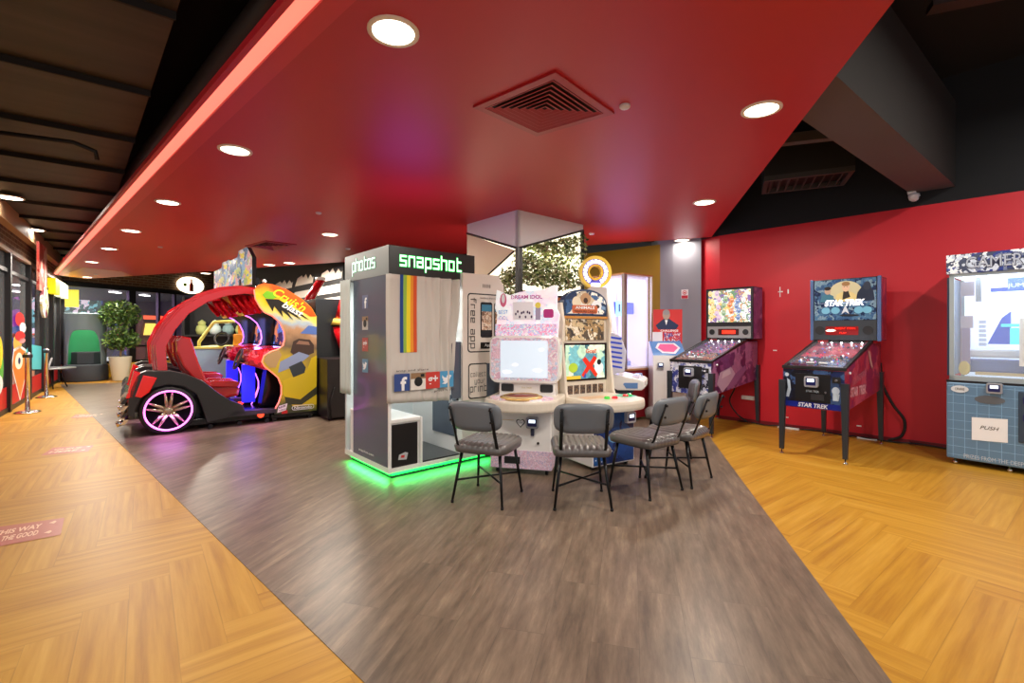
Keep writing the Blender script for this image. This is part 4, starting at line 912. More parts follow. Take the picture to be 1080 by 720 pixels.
mb.prism(rrect(rc[0]-.06, rc[0]+.06, 1.885, 1.93, .015), -.024, -.015, mat('lit_square', (255, 255, 255), .4, emis=1.8), 'y'); mb.build('lit_squares', Rg)
MB().box(-.03, .0, .0, .03, 1.84, 1.95, dkmetal).box(.08, .11, .0, .03, 1.84, 1.95, dkmetal).build('bracket', Rg)
for k_ in ('label', 'category'): del Rg[k_]
Rg.parent = D; q_ = Matrix.Rotation(math.radians(-70), 3, 'Z') @ (Vector((1.0, 5.92, 0))-Vector((1.5, 5.38, 0))); Rg.location = q_; Rg.rotation_euler = (0, 0, math.radians(5-70)); Rg.name = 'ring_topper'
D['label'] = 'white game machine seen from the side, topped by a yellow ring of lit squares'
# ================================================================== MACHINE C (bright prize cabinet)
C = thing('prize_cabinet', 'tall brightly lit white glass prize cabinet on a dark red base by the yellow wall', 'arcade machine', (1.63, 6.9, 0), 36)
mb = MB(); mb.box(0, .64, 0, .64, .04, .75, mat('deep_red_base', (120, 12, 24), .3), .01); mb.build('base', C)
MB().box(-.01, .65, -.01, .65, .75, .775, mat('brass_edge', (196, 140, 90), .3, .5)).build('brass_trim', C)
MB().box(-.01, .65, -.01, .65, 2.165, 2.185, mat('brass_edge', (196, 140, 90), .3, .5)).build('top_frame', C)
lm = mat('cabinet_light_white', (236, 232, 255), .4, emis=.45, ecol=(226, 222, 255))
MB().box(.06, .62, .56, .62, .78, 2.16, lm).box(.06, .62, .06, .6, 2.12, 2.16, lm).box(.58, .62, .06, .6, .78, 2.16, lm).build('lit_back', C)
MB().box(.04, .62, .04, .62, .775, .80, mat('shelf_white', (240, 240, 250), .3)).build('shelf', C)
mb = MB(); mb.box(-.03, .035, -.03, .02, .775, 2.165, mat('post_rose_metal', (150, 136, 140), .25, .6)); mb.box(.62, .645, -.005, .02, .775, 2.165, whiteg); mb.box(-.005, .01, .6, .64, .775, 2.165, chrome); mb.build('corner_posts', C)
MB().box(.035, .62, .0, .008, .78, 2.16, mat('clear_glass2', (240, 240, 255), .03, alpha=.12)).build('glass_door', C)
dp = MB(); dp.box(.1, .58, .3, .36, 1.60, 1.78, mat('display_violet', (70, 90, 220), .4, emis=1.0)); dp.box(.16, .40, .28, .30, 1.56, 1.8, mat('display_aqua', (170, 226, 240), .4, emis=1.0)); d_ = dp.build('number_display', C)
lettering(d_, '10', (.28, .275, 1.69), .12, mat('digit_violet', (50, 40, 150), .4), w=.16, bold=.03)
mb = MB(); 
for k, x in enumerate((.12, .3, .46)): mb.box(x, x+.03, .4, .43, .80, 2.0, mat('rod_lilac', (200, 190, 240), .3, emis=.5))
mb.box(.1, .3, .3, .4, 1.0, 1.16, mat('display_violet', (70, 90, 220), .4, emis=1.0)); mb.build('prize_rods', C); lettering(C, '22', (.2, .295, 1.08), .09, inkwhite, w=.13, bold=.02)
mb = MB(); 
for k in range(6): mb.prism(ellipse(.1+.085*k, .3+.1*(k % 2), .035, .05, 10), .80, .84+.03*(k % 3), mat('prize%d' % (k % 3), [(210, 190, 230), (150, 170, 230), (230, 200, 220)][k % 3], .4), 'z')
mb.build('prizes', C)
area_light('case_lamp', (.32, .3, 2.1), (0, 0, 0), .4, 2, (.75, .72, 1), 'SQUARE', parent=C)
area_light('case_top_glow', (.32, .3, 2.2), (PI, 0, 0), .5, 3, (.75, .4, 1.0), 'SQUARE', parent=C)
# ================================================================== MACHINE E
E_ = thing('capsule_game', 'small white coin-op game with red picture header in front of the grey pillar', 'arcade machine', (2.04, 6.85, 0), -5)
mb = MB(); mb.prism([(0, .0), (.36, 0), (.36, 1.18), (.3, 1.18), (.0, .98)], 0, .46, whiteg, 'x', bev=.008); bd = mb.build('body', E_)
m_ = MB(); m_.face([(.0, -.003, .983), (.46, -.003, .983), (.46, .297, 1.183), (0, .297, 1.183)], mat('top_blue', (90, 140, 200), .3)); 
hexa = [(.06, .5), (.14, .15), (.32, .1), (.42, .5), (.36, .85), (.12, .85)]
m_.face([(x, v*.297-.005, .986+v*.2) for x, v in hexa], mat('top_white', (240, 236, 244), .3)); m_.face([((x-.24)*.8+.24, (.5+(v-.5)*.75)*.297-.006, .989+(.5+(v-.5)*.75)*.2) for x, v in hexa], mat('top_pink', (230, 110, 160), .3)); m_.build('play_panel', bd)
hb = MB().box(.07, .49, .31, .35, 1.15, 1.66, mat('header_red', (206, 44, 44), .4)).build('header_board', E_)
m_ = MB(); poly(m_, [(.1, 1.42), (.14, 1.36), (.4, 1.36), (.44, 1.42), (.34, 1.49), (.3, 1.52), (.22, 1.52), (.18, 1.49)], .308, mat('suit_navy', (26, 40, 80), .5)); poly(m_, ellipse(.255, 1.58, .055, .075), .306, mat('skin_tone', (176, 150, 136), .5)); poly(m_, ellipse(.255, 1.615, .052, .042, 12), .305, mat('grey_hair', (150, 146, 150), .6))
poly(m_, [(.235, 1.5), (.275, 1.5), (.255, 1.42)], .3045, inkwhite); poly(m_, [(.05, 1.17), (.2, 1.17), (.2, 1.32), (.05, 1.32)], .308, mat('header_pale', (230, 226, 236), .4)); poly(m_, [(.22, 1.17), (.46, 1.17), (.46, 1.31), (.22, 1.31)], .308, art('header_e_print', [(70, 70, 150), (200, 60, 70), (230, 220, 230)], 20)); m_.build('header_picture', hb)
lettering(hb, 'CHALLENGE', (.3, .303, 1.34), .03, inkwhite, w=.26, bold=.03)
reader(E_, .1, .84, .9)
v = MB(); v.box(-.055, .055, -.006, 0, -.075, .075, mat('notice_white', (240, 236, 240), .4)); o = v.build('notice_sign'); tag(o, 'small white and red notice fixed on the grey pillar', 'sign')
v = MB(); poly(v, [(-.05, -.07), (.05, -.07), (.05, -.02), (-.05, -.02)], -.007, mat('notice_red', (210, 40, 60), .4)); ringmb(v, ellipse(0, .025, .035, .035, 16), ellipse(0, .025, .026, .026, 16), -.007, mat('notice_red', (210, 40, 60), .4)); v.box(-.014, .014, -.0075, -.006, .01, .035, mat('notice_red', (210, 40, 60), .4)); v.build('printed_symbol', o)
o.location = (2.79, 7.655, 1.93); o.rotation_euler = (0, 0, math.radians(-36))
# ================================================================== PINBALL MACHINES
def pinball(label, loc, th, side, fcol, edge, glass, glasslit, panelcol, bw0, bw1, backart, txt, ply):
    t_ = thing('pinball_machine', label, 'pinball machine', loc, th)
    X0, X1 = -.585, 0.0
    cp = [(.0, .515), (.0, .93), (.03, .95), (1.0, 1.19), (1.32, 1.19), (1.32, .64)]
    cab = MB(); cab.prism(cp, X0, X1, side, 'x', bev=.004); cab = cab.build('cabinet', t_)
    MB().face([(X0+.01, -.003, .52), (X1-.01, -.003, .52), (X1-.01, -.003, .92), (X0+.01, -.003, .92)], fcol).build('front_art', cab)
    # playfield recess: drawn as a bed just below glass
    n = Vector((0, -.24, .97)).normalized()
    def T(x, v, h=0): return Vector((x, .04+v*.93, .952+v*.2235))+n*h
    MB().face([T(X0+.035, 0, .003), T(X1-.035, 0, .003), T(X1-.035, 1, .003), T(X0+.035, 1, .003)], ply).build('playfield', t_)
    mb = MB(); rnd = random.Random(len(label)); pc = [mat('pf%d' % i, c, .3, emis=e) for i, (c, e) in enumerate([((235, 240, 255), 1.2), ((210, 40, 90), .6), ((80, 110, 200), .4), ((180, 190, 200), 0), ((30, 40, 70), 0), ((200, 150, 90), .2), ((180, 60, 160), .5)])]
    for k in range(95):
        v = rnd.uniform(.12, .98); x = rnd.uniform(X0+.06, X1-.06); s = rnd.uniform(.005, .013); c = T(x, v, .004); hh_ = rnd.uniform(.006, .02)
        mb.prism([(c.x+s*math.cos(a*PI/4), c.y+s*math.sin(a*PI/4)) for a in range(8)], c.z, c.z+hh_, pc[rnd.choice([0, 1, 2, 3, 3, 3, 4, 4, 4, 5, 6])], 'z')
    for x in (-.36, -.24): 
        c = T(x, .12, .006); mb.prism([(c.x-.04, c.y-.01), (c.x+.04, c.y-.01), (c.x+.03, c.y+.015), (c.x-.03, c.y+.01)], c.z, c.z+.015, inkwhite, 'z')
    mb.build('playfield_toys', t_)
    mb = MB()
    for k in range(5): c = T(X0+.09+k*.1, .985, .02); mb.lathe([(0, -.012), (.012, 0), (0, .012)], mat('bulb_white', (255, 255, 255), .3, emis=9), c, 'z', 8)
    mb.build('playfield_bulbs', t_)
    MB().face([T(X0+.03, 0, .034), T(X1-.03, 0, .034), T(X1-.03, 1, .034), T(X0+.03, 1, .034)], mat('playfield_glass', (200, 210, 220), .02, alpha=.12)).build('playfield_glass', t_)
    mb = MB()
    for x in (X0, X1-.03): mb.prism([(.0, .93), (.0, .955), (1.0, 1.23), (1.0, 1.19)], x, x+.03, edge, 'x')
    mb.build('side_rail', t_)
    MB().box(X0-.004, X1+.004, -.012, .035, .925, .96, edge, .006).build('lockdown_bar', t_)
    cd_ = MB().box(X0+.13, X1-.13, -.014, -.003, .585, .88, mat('coin_door_black', (20, 20, 24), .35), .004).build('coin_door', t_)
    reader(cd_, X0+.29, .80, 1.25, -.014, (160, 162, 172))
    mb = MB(); mb.box(X0+.28, X0+.4, -.02, -.013, .61, .67, mat('coin_return', (50, 52, 58), .4)); mb.lathe([(.01, -.024), (.01, -.012), (0, -.012)], chrome, (X1-.17, 0, .70), 'y', 8); mb.build('coin_return', cd_)
    MB().box(X1-.115, X1-.04, -.012, -.003, .80, .86, black).build('start_button_plate', t_)
    MB().lathe([(.012, -.05), (.012, -.01), (.008, 0), (0, 0)], chrome, (X1-.07, -.004, .83), 'y', 10).build('plunger', t_)
    MB().lathe([(.014, 0), (.014, .012), (0, .014)], mat('flipper_button', (240, 240, 240), .3), (X1, .12, .9), 'x', 10).build('flipper_button', t_)
    for x, y, z1 in ((X0, 0, .8), (X1, 0, .8), (X0, 1.3, .85), (X1, 1.3, .85)):
        sx = -1 if x == X0 else 1; sy = -1 if y == 0 else 1
        mb = MB(); mb.prism([(-.034, -.03), (.034, -.03), (.034, .03), (-.034, .03)], 0, 1, mat('pinball_leg', (52, 58, 66), .35, .3), 'z'); 
        for v_ in mb.bm.verts:
            k = v_.co.z; kk = 1-.4*(1-k)
            v_.co = Vector((x-sx*.012+v_.co.x*kk+sx*.008+(0 if k > .5 else sx*.006), y-sy*.01+v_.co.y*kk+sy*(.012 if k > .5 else .03), .05+k*(z1-.05)))
        lg_ = mb.build('leg', t_); MB().lathe([(.022, 0), (.02, .012), (.006, .014), (.006, .06)], chrome, (x+sx*.002, y+sy*.02, 0), 'z', 10).build('leveller', lg_)
    bx = MB().box(bw0, bw1, .97, 1.27, 1.22, 1.95, mat('backbox_black', (24, 24, 30), .35), .008).build('backbox', t_)
    MB().face([(bw1+.002, .98, 1.23), (bw1+.002, 1.26, 1.23), (bw1+.002, 1.26, 1.94), (bw1+.002, .98, 1.94)], side).build('side_art', bx)
    MB().box(-.45, -.12, 1.02, 1.2, 1.15, 1.23, black).build('hinge_block', bx)
    return t_, bx
blueart = art('space_front_print', [(16, 24, 50), (26, 40, 90), (12, 14, 30), (60, 90, 140)], 9, 0, .3, seed=3)
trekside = art('maroon_side_print', [(160, 44, 66), (140, 38, 64), (176, 70, 90), (124, 36, 76)], 5, 0, .3, distort=.8, seed=2)
plyb = art('playfield_print', [(30, 40, 70), (60, 40, 60), (20, 24, 40), (90, 60, 70), (50, 80, 130)], 14, .15, .2)
st2, bx = pinball('blue black pinball machine with space crew backglass standing along the red wall', fl(892, 489), -50, trekside, blueart, black, None, None, None, -.61, .065, None, None, plyb)
e2 = mat('blue_metal_edge', (96, 120, 168), .25, .4)
mb = MB(); mb.box(-.625, -.59, .955, 1.0, 1.215, 1.955, e2, .006); mb.box(.045, .08, .955, 1.0, 1.215, 1.955, e2, .006); mb.build('blue_edge_trim', bx)
gz = .966
m_ = MB(); poly(m_, [(-.58, 1.46), (.035, 1.46), (.035, 1.94), (-.58, 1.94)], gz, art('space_backglass', [(40, 70, 110), (70, 104, 134), (30, 44, 74), (110, 134, 150), (56, 84, 120)], 9, .3, .2, distort=.9)); bg = m_.build('backglass', bx)
m_ = MB(); em = lambda n, c, k=.22: mat('bg_'+n, c, .3, emis=k)
poly(m_, ellipse(-.26, 1.80, .16, .12), gz-.001, em('gold', (196, 186, 150)))
poly(m_, [(-.36, 1.68), (-.35, 1.76), (-.30, 1.79), (-.2, 1.79), (-.15, 1.75), (-.14, 1.68)], gz-.002, em('shirt', (210, 190, 130))); poly(m_, [(-.29, 1.70), (-.28, 1.8), (-.23, 1.8), (-.21, 1.73)], gz-.0025, em('collar', (50, 44, 40)))
poly(m_, ellipse(-.255, 1.845, .038, .052), gz-.003, em('face', (214, 176, 146))); poly(m_, ellipse(-.255, 1.885, .042, .026), gz-.0035, em('hair', (150, 110, 70)))
for x in (-.27, -.24): poly(m_, ellipse(x, 1.85, .005, .004, 6), gz-.004, em('eye', (40, 40, 60)))
poly(m_, [(-.52, 1.68), (-.5, 1.76), (-.44, 1.78), (-.38, 1.75), (-.37, 1.68)], gz-.002, em('uniform', (60, 110, 130))); poly(m_, ellipse(-.44, 1.81, .032, .042), gz-.003, em('face2', (180, 150, 130))); poly(m_, ellipse(-.44, 1.84, .036, .022), gz-.0035, em('hair2', (36, 30, 30)))
poly(m_, [(-.16, 1.68), (-.14, 1.78), (-.08, 1.87), (-.03, 1.87), (.01, 1.78), (.02, 1.68)], gz-.002, em('dark', (30, 40, 60))); poly(m_, ellipse(-.05, 1.85, .035, .05), gz-.003, em('dark2', (44, 50, 66)))
poly(m_, [(-.56, 1.664), (-.3, 1.669), (.02, 1.664), (-.3, 1.659)], gz-.004, em('flare', (200, 214, 240), .6))
poly(m_, [(-.30, 1.53), (-.26, 1.64), (-.22, 1.53), (-.26, 1.56)], gz-.004, em('silver', (200, 206, 214))); poly(m_, ellipse(-.22, 1.515, .1, .013), gz-.0045, em('ship', (30, 34, 44)))
for x in (-.46, -.36, -.13, -.05): poly(m_, ellipse(x, 1.575, .045, .04), gz-.002, em('cyan', (110, 170, 196)))
m_.build('backglass_picture', bg); lettering(bg, 'STAR TREK', (-.27, gz-.006, 1.664), .075, mat('bg_title', (250, 250, 255), .3, emis=1.2), w=.40, bold=.04, shear=.25)
sp = MB().box(-.59, .04, .958, .972, 1.225, 1.455, mat('speaker_panel', (52, 58, 66), .4)).build('speaker_panel', bx)
for x in (-.52, -.04): MB().lathe([(.05, -.004), (.05, 0), (0, .0)], mat('speaker_mesh', (36, 36, 40), .7), (x, .957, 1.34), 'y', 20).build('speaker', sp)
m_ = MB(); poly(m_, rrect(-.46, -.13, 1.285, 1.385, .01), .955, mat('dmd_dark_red', (120, 0, 4), .3, emis=.5)); poly(m_, [(-.46, 1.335), (-.43, 1.352), (-.38, 1.352), (-.35, 1.338), (-.38, 1.324), (-.44, 1.324)], .953, mat('dmd_bright', (255, 200, 180), .3, emis=2.5)); m_.build('dot_display', sp)
lettering(sp, 'INSERT COIN', (-.26, .953, 1.362), .02, mat('dmd_red', (255, 40, 20), .3, emis=2), w=.2); lettering(sp, 'PLAY', (-.28, .953, 1.31), .018, mat('dmd_red', (255, 40, 20), .3, emis=2), w=.07)
m_ = MB(); m_.face([(-.58, -.006, .522), (-.005, -.006, .522), (-.005, -.006, .58), (-.58, -.006, .58)], mat('front_blue_band', (16, 34, 140), .3)); m_.build('front_band', st2)
lettering(st2, 'STAR TREK', (-.29, -.008, .55), .045, mat('ink_silver', (230, 236, 246), .3), w=.28, bold=.03, shear=.2)
lettering(st2, 'STAR TREK', (.004, .42, .70), .10, mat('ink_rose', (220, 160, 170), .4), U=Y_, w=.56, bold=.03, shear=.15); lettering(st2, 'USS ENTERPRISE', (.004, .46, .84), .07, mat('ink_rose_dim', (190, 110, 126), .4), U=Vector((0, .98, .17)), w=.5)
m_ = MB(); m_.face([(.004, .78, 1.10), (.004, .83, 1.12), (.004, .96, .93), (.004, .94, .9), (.004, .85, .98)], mat('ship_pale', (196, 150, 140), .4)); m_.build('side_ship_picture', st2)
m_ = MB(); poly(m_, [(-.55, .62), (-.52, .62), (-.50, .70), (-.51, .80), (-.54, .82), (-.53, .72)], -.005, mat('ink_paleblue', (190, 210, 230), .4)); poly(m_, ellipse(-.54, .86, .02, .02), -.005, mat('ink_paleblue', (190, 210, 230), .4)); poly(m_, ellipse(-.085, .72, .035, .04), -.005, mat('ink_paleblue', (190, 210, 230), .4)); poly(m_, [(-.11, .62), (-.06, .62), (-.05, .69), (-.11, .69)], -.005, mat('ink_paleblue', (190, 210, 230), .4)); m_.build('front_figures', st2)
lettering(st2, 'STAR TREK', (-.29, -.016, .70), .022, mat('ink_paleblue', (190, 210, 230), .4), w=.12)
purp = art('purple_side_print', [(90, 48, 96), (120, 70, 120), (70, 34, 80), (150, 100, 140), (100, 60, 110)], 5, 0, .3, distort=.9, seed=5)
frontp = art('front_blue_white', [(200, 206, 226), (60, 70, 150), (230, 230, 240), (120, 130, 190), (30, 30, 60)], 11, 0, .3, seed=4)
ply1 = art('playfield_print_b', [(90, 80, 70), (60, 44, 50), (130, 110, 100), (70, 60, 90), (150, 70, 60)], 14, .15, .2)
st1, bx = pinball('purple sided pinball machine with crowded cartoon backglass in the corner by the grey pillar', fl(751, 461), -50, purp, frontp, black, None, None, None, -.59, .085, None, None, ply1)
m_ = MB(); poly(m_, [(-.55, 1.46), (.055, 1.46), (.055, 1.92), (-.55, 1.92)], gz, art('busy_backglass', [(226, 220, 200), (240, 236, 220), (190, 150, 110), (110, 150, 120), (130, 110, 170), (230, 200, 120), (210, 226, 230)], 18, .4, .2, distort=.3)); bg = m_.build('backglass', bx)
m_ = MB()
for k in range(26):
    x = -.50+.1*(k % 6)*.95+.02*math.sin(k*7); z = 1.52+.085*(k//6)+.02*math.cos(k*5); c = [(240, 220, 150), (236, 236, 240), (120, 150, 200), (220, 140, 90), (140, 180, 140), (210, 190, 220)][(k*5) % 6]
    poly(m_, ellipse(x, z, .032, .042, 12), gz-.001-.0001*k, mat('bb%d' % ((k*5) % 6), c, .3, emis=.3)); poly(m_, ellipse(x-.01, z+.012, .007, .009, 8), gz-.0045, inkwhite); poly(m_, ellipse(x+.012, z+.012, .007, .009, 8), gz-.0045, inkwhite); poly(m_, ellipse(x, z-.018, .012, .004, 8), gz-.0045, inkblack)
m_.build('backglass_picture', bg)
sp = MB().box(-.56, .06, .958, .972, 1.235, 1.40, mat('silver_speaker_panel', (150, 150, 152), .35, .3), .004).build('speaker_panel', bx)
for x in (-.49, -.01): MB().lathe([(.04, -.006), (.04, 0), (0, 0)], black, (x, .957, 1.32), 'y', 20).build('speaker', sp)
m_ = MB(); poly(m_, rrect(-.40, -.10, 1.275, 1.365, .008), .956, mat('dmd_dark', (60, 2, 4), .3)); poly(m_, rrect(-.34, -.15, 1.295, 1.345, .004), .954, mat('dmd_red', (255, 40, 20), .3, emis=2)); m_.build('dot_display', sp)
m_ = MB()
m_.face([(.004, .12, .66), (.004, .2, .80), (.004, .5, .86), (.004, .62, .76), (.004, .42, .62), (.004, .26, .54)], mat('car_lilac', (178, 150, 176), .4)); m_.face([(.0045, .42, .62), (.0045, .62, .76), (.0045, .9, .86), (.0045, .95, .80), (.0045, .6, .6), (.0045, .36, .56)], mat('car_plum', (130, 84, 130), .4)); m_.face([(.005, .24, .72), (.005, .28, .8), (.005, .46, .84), (.005, .50, .77)], mat('car_window', (200, 180, 196), .4)); m_.build('side_car_picture', st1)
area_light('pinball_glow', (-.28, .6, 1.35), (0, 0, 0), .3, .6, (1, .9, 1), parent=st1); area_light('pinball_glow', (-.28, .6, 1.35), (0, 0, 0), .3, .6, (.9, .9, 1), parent=st2)
def smooth(pts, n=6):
    P = [Vector(p) for p in pts]; P = [P[0]*2-P[1]]+P+[P[-1]*2-P[-2]]; out = []
    for i in range(1, len(P)-2):
        for k in range(n):
            t_ = k/n; a, b, c, d = P[i-1], P[i], P[i+1], P[i+2]
            out.append(.5*((2*b)+(c-a)*t_+(2*a-5*b+4*c-d)*t_*t_+(3*b-a-3*c+d)*t_**3))
    out.append(P[-2]); return out
# cables and small wall fittings
def wallpt(s, z, off=.02): p = R0+dR*s; n = V2(.732, .681); q = p-n*off; return Vector((q.x, q.y, z))
mb = MB(); pts = []
for k in range(60):
    s = .3+k*.075; pts.append(wallpt(s, .018+.006*math.sin(k), .07+.035*math.sin(k*.37)+.015*math.sin(k*1.3)))
mb.tube(pts, .009, black, 6); tag(mb.build('power_cable'), 'black power cable lying along the foot of the red wall', 'cable')
mb = MB(); p0 = wallpt(2.15, .75, .1); mb.tube(smooth([wallpt(1.98, .95, .1), wallpt(2.0, .7, .1), wallpt(2.10, .45, .08), wallpt(2.2, .28, .06), wallpt(2.18, .1, .06), wallpt(2.05, .02, .06)]), .016, black, 6); tag(mb.build('power_cable'), 'black cable looping down behind the space crew pinball machine', 'cable')
mb = MB(); mb.tube(smooth([wallpt(.3, .75, .12), wallpt(.28, .5, .14), wallpt(.2, .3, .12), wallpt(.3, .12, .1), wallpt(.45, .02, .1)]), .011, black, 6); tag(mb.build('power_cable'), 'black cable dropping behind the purple pinball machine', 'cable')
for s, z, sx_, sz, lab in ((.98, .03, .26, .03, 'white power strip on the floor by the red wall, left of the pinball machine'), (1.85, .03, .2, .03, 'white power strip on the floor behind the front leg of the pinball machine')):
    o = MB().box(-sx_/2, sx_/2, -.02, .02, 0, .022, inkwhite, .006).build('power_strip'); o.location = wallpt(s, .0, .10); o.rotation_euler = (0, 0, math.radians(-47)); tag(o, lab, 'power strip')
for s, z, w_, h_, lab in ((.85, 1.88, .06, .14, 'white tape marks on red wall left of the pinball backbox'), (.78, 1.06, .05, .02, 'small white mark on red wall left of the pinball playfield'), (.92, .14, .06, .03, 'white socket cover low on red wall left of the pinball machine'), (1.75, .14, .05, .015, 'tiny white mark low on red wall under the pinball machine')):
    mb = MB(); mb.box(-w_/2, w_/2, -.006, 0, -.006, .008, inkwhite)
    if h_ > .1: mb.box(-.01, .0, -.006, 0, -.07, .07, inkwhite); mb.box(.09, .105, -.006, 0, -.03, .03, inkwhite)
    o = mb.build('wall_mark'); o.location = wallpt(s, z, .004); o.rotation_euler = (0, 0, math.radians(-47)); tag(o, lab, 'wall mark')
mb = MB(); mb.box(-.09, .09, -.03, 0, 0, .06, inkwhite, .01); o = mb.build('plug_adapter'); o.location = wallpt(.42, .33, .0); o.rotation_euler = (0, 0, math.radians(-47)); tag(o, 'white plug adapter on the red wall under the purple pinball machine', 'plug')
# ================================================================== CLAW / PRIZE MACHINE AT RIGHT
K = thing('crane_machine', 'blue white crane machine with grid pattern base and PUSH flap at right', 'arcade machine', fl(998, 488), -52)
steel = mat('steel_blue_panel', (104, 140, 174), .3, .2); WK, DK = .98, .64
bd = MB().box(0, WK, 0, DK, .06, .82, steel, .012).build('base_cabinet', K)
mb = MB(); gc = mat('grid_line_blue', (150, 196, 232), .4)
for k in range(12): mb.box(.05+k*.085, .053+k*.085, -.002, 0, .08, .80, gc)
for k in range(9): mb.box(.01, WK-.01, -.002, 0, .1+k*.085, .103+k*.085, gc)
mb.build('grid_print', bd)
mb = MB(); mb.prism(ellipse(.10, .755, .065, .035), -.006, -.002, mat('badge_silver', (214, 222, 230), .3), 'y'); bdg = mb.build('oval_badge', bd); lettering(bdg, 'CRANE', (.10, -.0075, .755), .025, inkblack, w=.07)
mb = MB(); mb.prism(ellipse(.31, .67, .105, .04), -.004, -.002, mat('oval_grey', (96, 102, 110), .5), 'y'); mb.build('oval_plate', bd)
pp = MB().face([(.187, -.006, .489), (.432, -.006, .503), (.432, -.006, .282), (.187, -.006, .268)], mat('paper_white', (244, 246, 250), .6)).build('paper_notice', bd)
lettering(pp, 'PUSH', (.31, -.008, .40), .034, inkblack, w=.13, shear=.3, bold=.0)
lettering(bd, 'PRIZES FROM THE DEEP BLUE', (.38, -.003, .10), .04, mat('ink_palegrey', (196, 206, 214), .5), w=.5)
reader(bd, .345, .785, 1.1, -.001)
MB().box(.50, .93, -.012, 0, .30, .77, mat('door_steel', (60, 78, 98), .3, .3), .006).build('coin_door', bd)
MB().box(.53, .56, -.02, -.012, .66, .72, mat('reader_blue', (22, 26, 90), .3)).box(.53, .56, -.02, -.012, .50, .56, mat('reader_blue', (22, 26, 90), .3)).build('coin_slot', bd)
for x in (.06, .44, .9): MB().lathe([(.02, 0), (.02, .03), (.01, .035), (.01, .07)], chrome, (x, .05, 0), 'z', 10).build('leveller', K)
up = MB(); alu = mat('brushed_frame', (168, 180, 186), .35, .3)
for x in (.02, WK-.05): up.box(x, x+.035, .02, .05, .84, 1.90, alu); up.box(x, x+.03, DK-.05, DK-.02, .84, 1.90, alu)
up.box(.02, WK-.02, .02, .05, .84, .885, alu); up.box(.02, WK-.02, .02, .05, 1.87, 1.9, alu); up.box(.0, WK, .0, DK, .82, .84, mat('frame_black', (18, 22, 30), .3)); up.build('glass_frame', K)
MB().box(.05, WK-.05, DK-.06, DK-.04, .84, 1.9, mat('crane_back_lit', (236, 246, 255), .4, emis=.75, ecol=(220, 236, 255))).box(.05, WK-.05, .06, DK-.06, 1.87, 1.9, mat('crane_lamp', (236, 246, 255), .4, emis=3)).build('lit_back', K)
MB().box(.055, WK-.05, .025, .032, .885, 1.87, mat('clear_glass3', (225, 238, 245), .03, alpha=.15)).build('glass_front', K)
MB().box(-.002, .018, .05, DK-.05, .88, 1.87, mat('side_navy_print', (40, 60, 90), .3)).build('side_print', K)
hb = MB().box(0, WK, -.01, DK, 1.90, 2.09, art('graffiti_header', [(200, 210, 226), (50, 60, 90), (236, 240, 246), (30, 50, 130), (110, 120, 150)], 12, .25, .3, distort=.6), .006).build('header_board', K)
lettering(hb, 'GAMERUSH', (.45, -.013, 1.995), .12, mat('header_ink', (60, 66, 96), .3), w=.62, bold=.02); lettering(hb, 'GAMERUSH', (.447, -.015, 1.998), .11, mat('header_ink_light', (190, 200, 220), .3), w=.6)
pr = MB(); cyn = mat('prize_cyan', (80, 220, 220), .4, emis=.5); blu = mat('prize_blue', (40, 80, 190), .4, emis=.25); pale = mat('prize_pale', (200, 214, 236), .4)
pr.prism([(.26, 1.2), (.42, 1.2), (.42, 1.52), (.36, 1.46)], .3, .36, blu, 'y'); pr.build('blue_display_prize', K)
MB().box(.36, .56, .25, .27, 1.37, 1.4, cyn).box(.42, .50, .25, .27, 1.2, 1.36, cyn).build('cyan_sign', K)
mb = MB()
for k in range(6): mb.box(.20, .25, .28, .33, 1.18+k*.045, 1.212+k*.045, pale)
mb.build('stacked_blocks', K)
mb = MB(); mb.box(.12, .8, .15, .4, .92, 1.05, mat('prize_box_blue', (100, 124, 190), .4), .02); mb.box(.14, .7, .12, .2, 1.07, 1.15, pale, .02); mb.prism(ellipse(.12, .96, .04, .07), .08, .14, mat('prize_gold', (214, 196, 120), .4), 'y'); mb.box(.2, .6, .08, .1, .9, .93, mat('prize_tan', (206, 190, 150), .4)); mb.build('boxed_prizes', K)
mb = MB(); mb.box(.09, .19, .1, .14, 1.68, 1.82, mat('unit_silver', (180, 176, 200), .3)); mb.box(.2, .24, .1, .16, 1.62, 1.86, mat('unit_grey', (150, 164, 180), .3)); mb.box(.09, .18, .1, .14, 1.36, 1.48, mat('unit_silver', (180, 176, 200), .3)); mb.box(.1, .16, .1, .13, 1.0, 1.36, mat('unit_violet', (150, 140, 180), .3)); mb.build('control_units', K)
mb = MB(); mb.box(.28, .9, .3, .34, 1.72, 1.85, blu); mb.box(.27, .4, .27, .3, 1.76, 1.86, mat('glow_tag', (250, 250, 255), .4, emis=1.2)); mb.build('upper_sign', K); lettering(K, 'JUMBO PRIZES', (.6, .298, 1.77), .05, pale, w=.4)
mb = MB(); mb.box(.50, .95, .06, .08, 1.0, 1.45, mat('leaflet_white', (236, 238, 240), .5)); 
for k in range(8): mb.box(.53, .80+.1*(k % 2), .055, .06, 1.06+k*.045, 1.075+k*.045, mat('leaflet_grey', (170, 180, 186), .5))
mb.build('leaflet', K)
area_light('crane_lamp_glow', (.45, .3, 1.85), (0, 0, 0), .5, 5, (.9, .95, 1), 'SQUARE', parent=K)
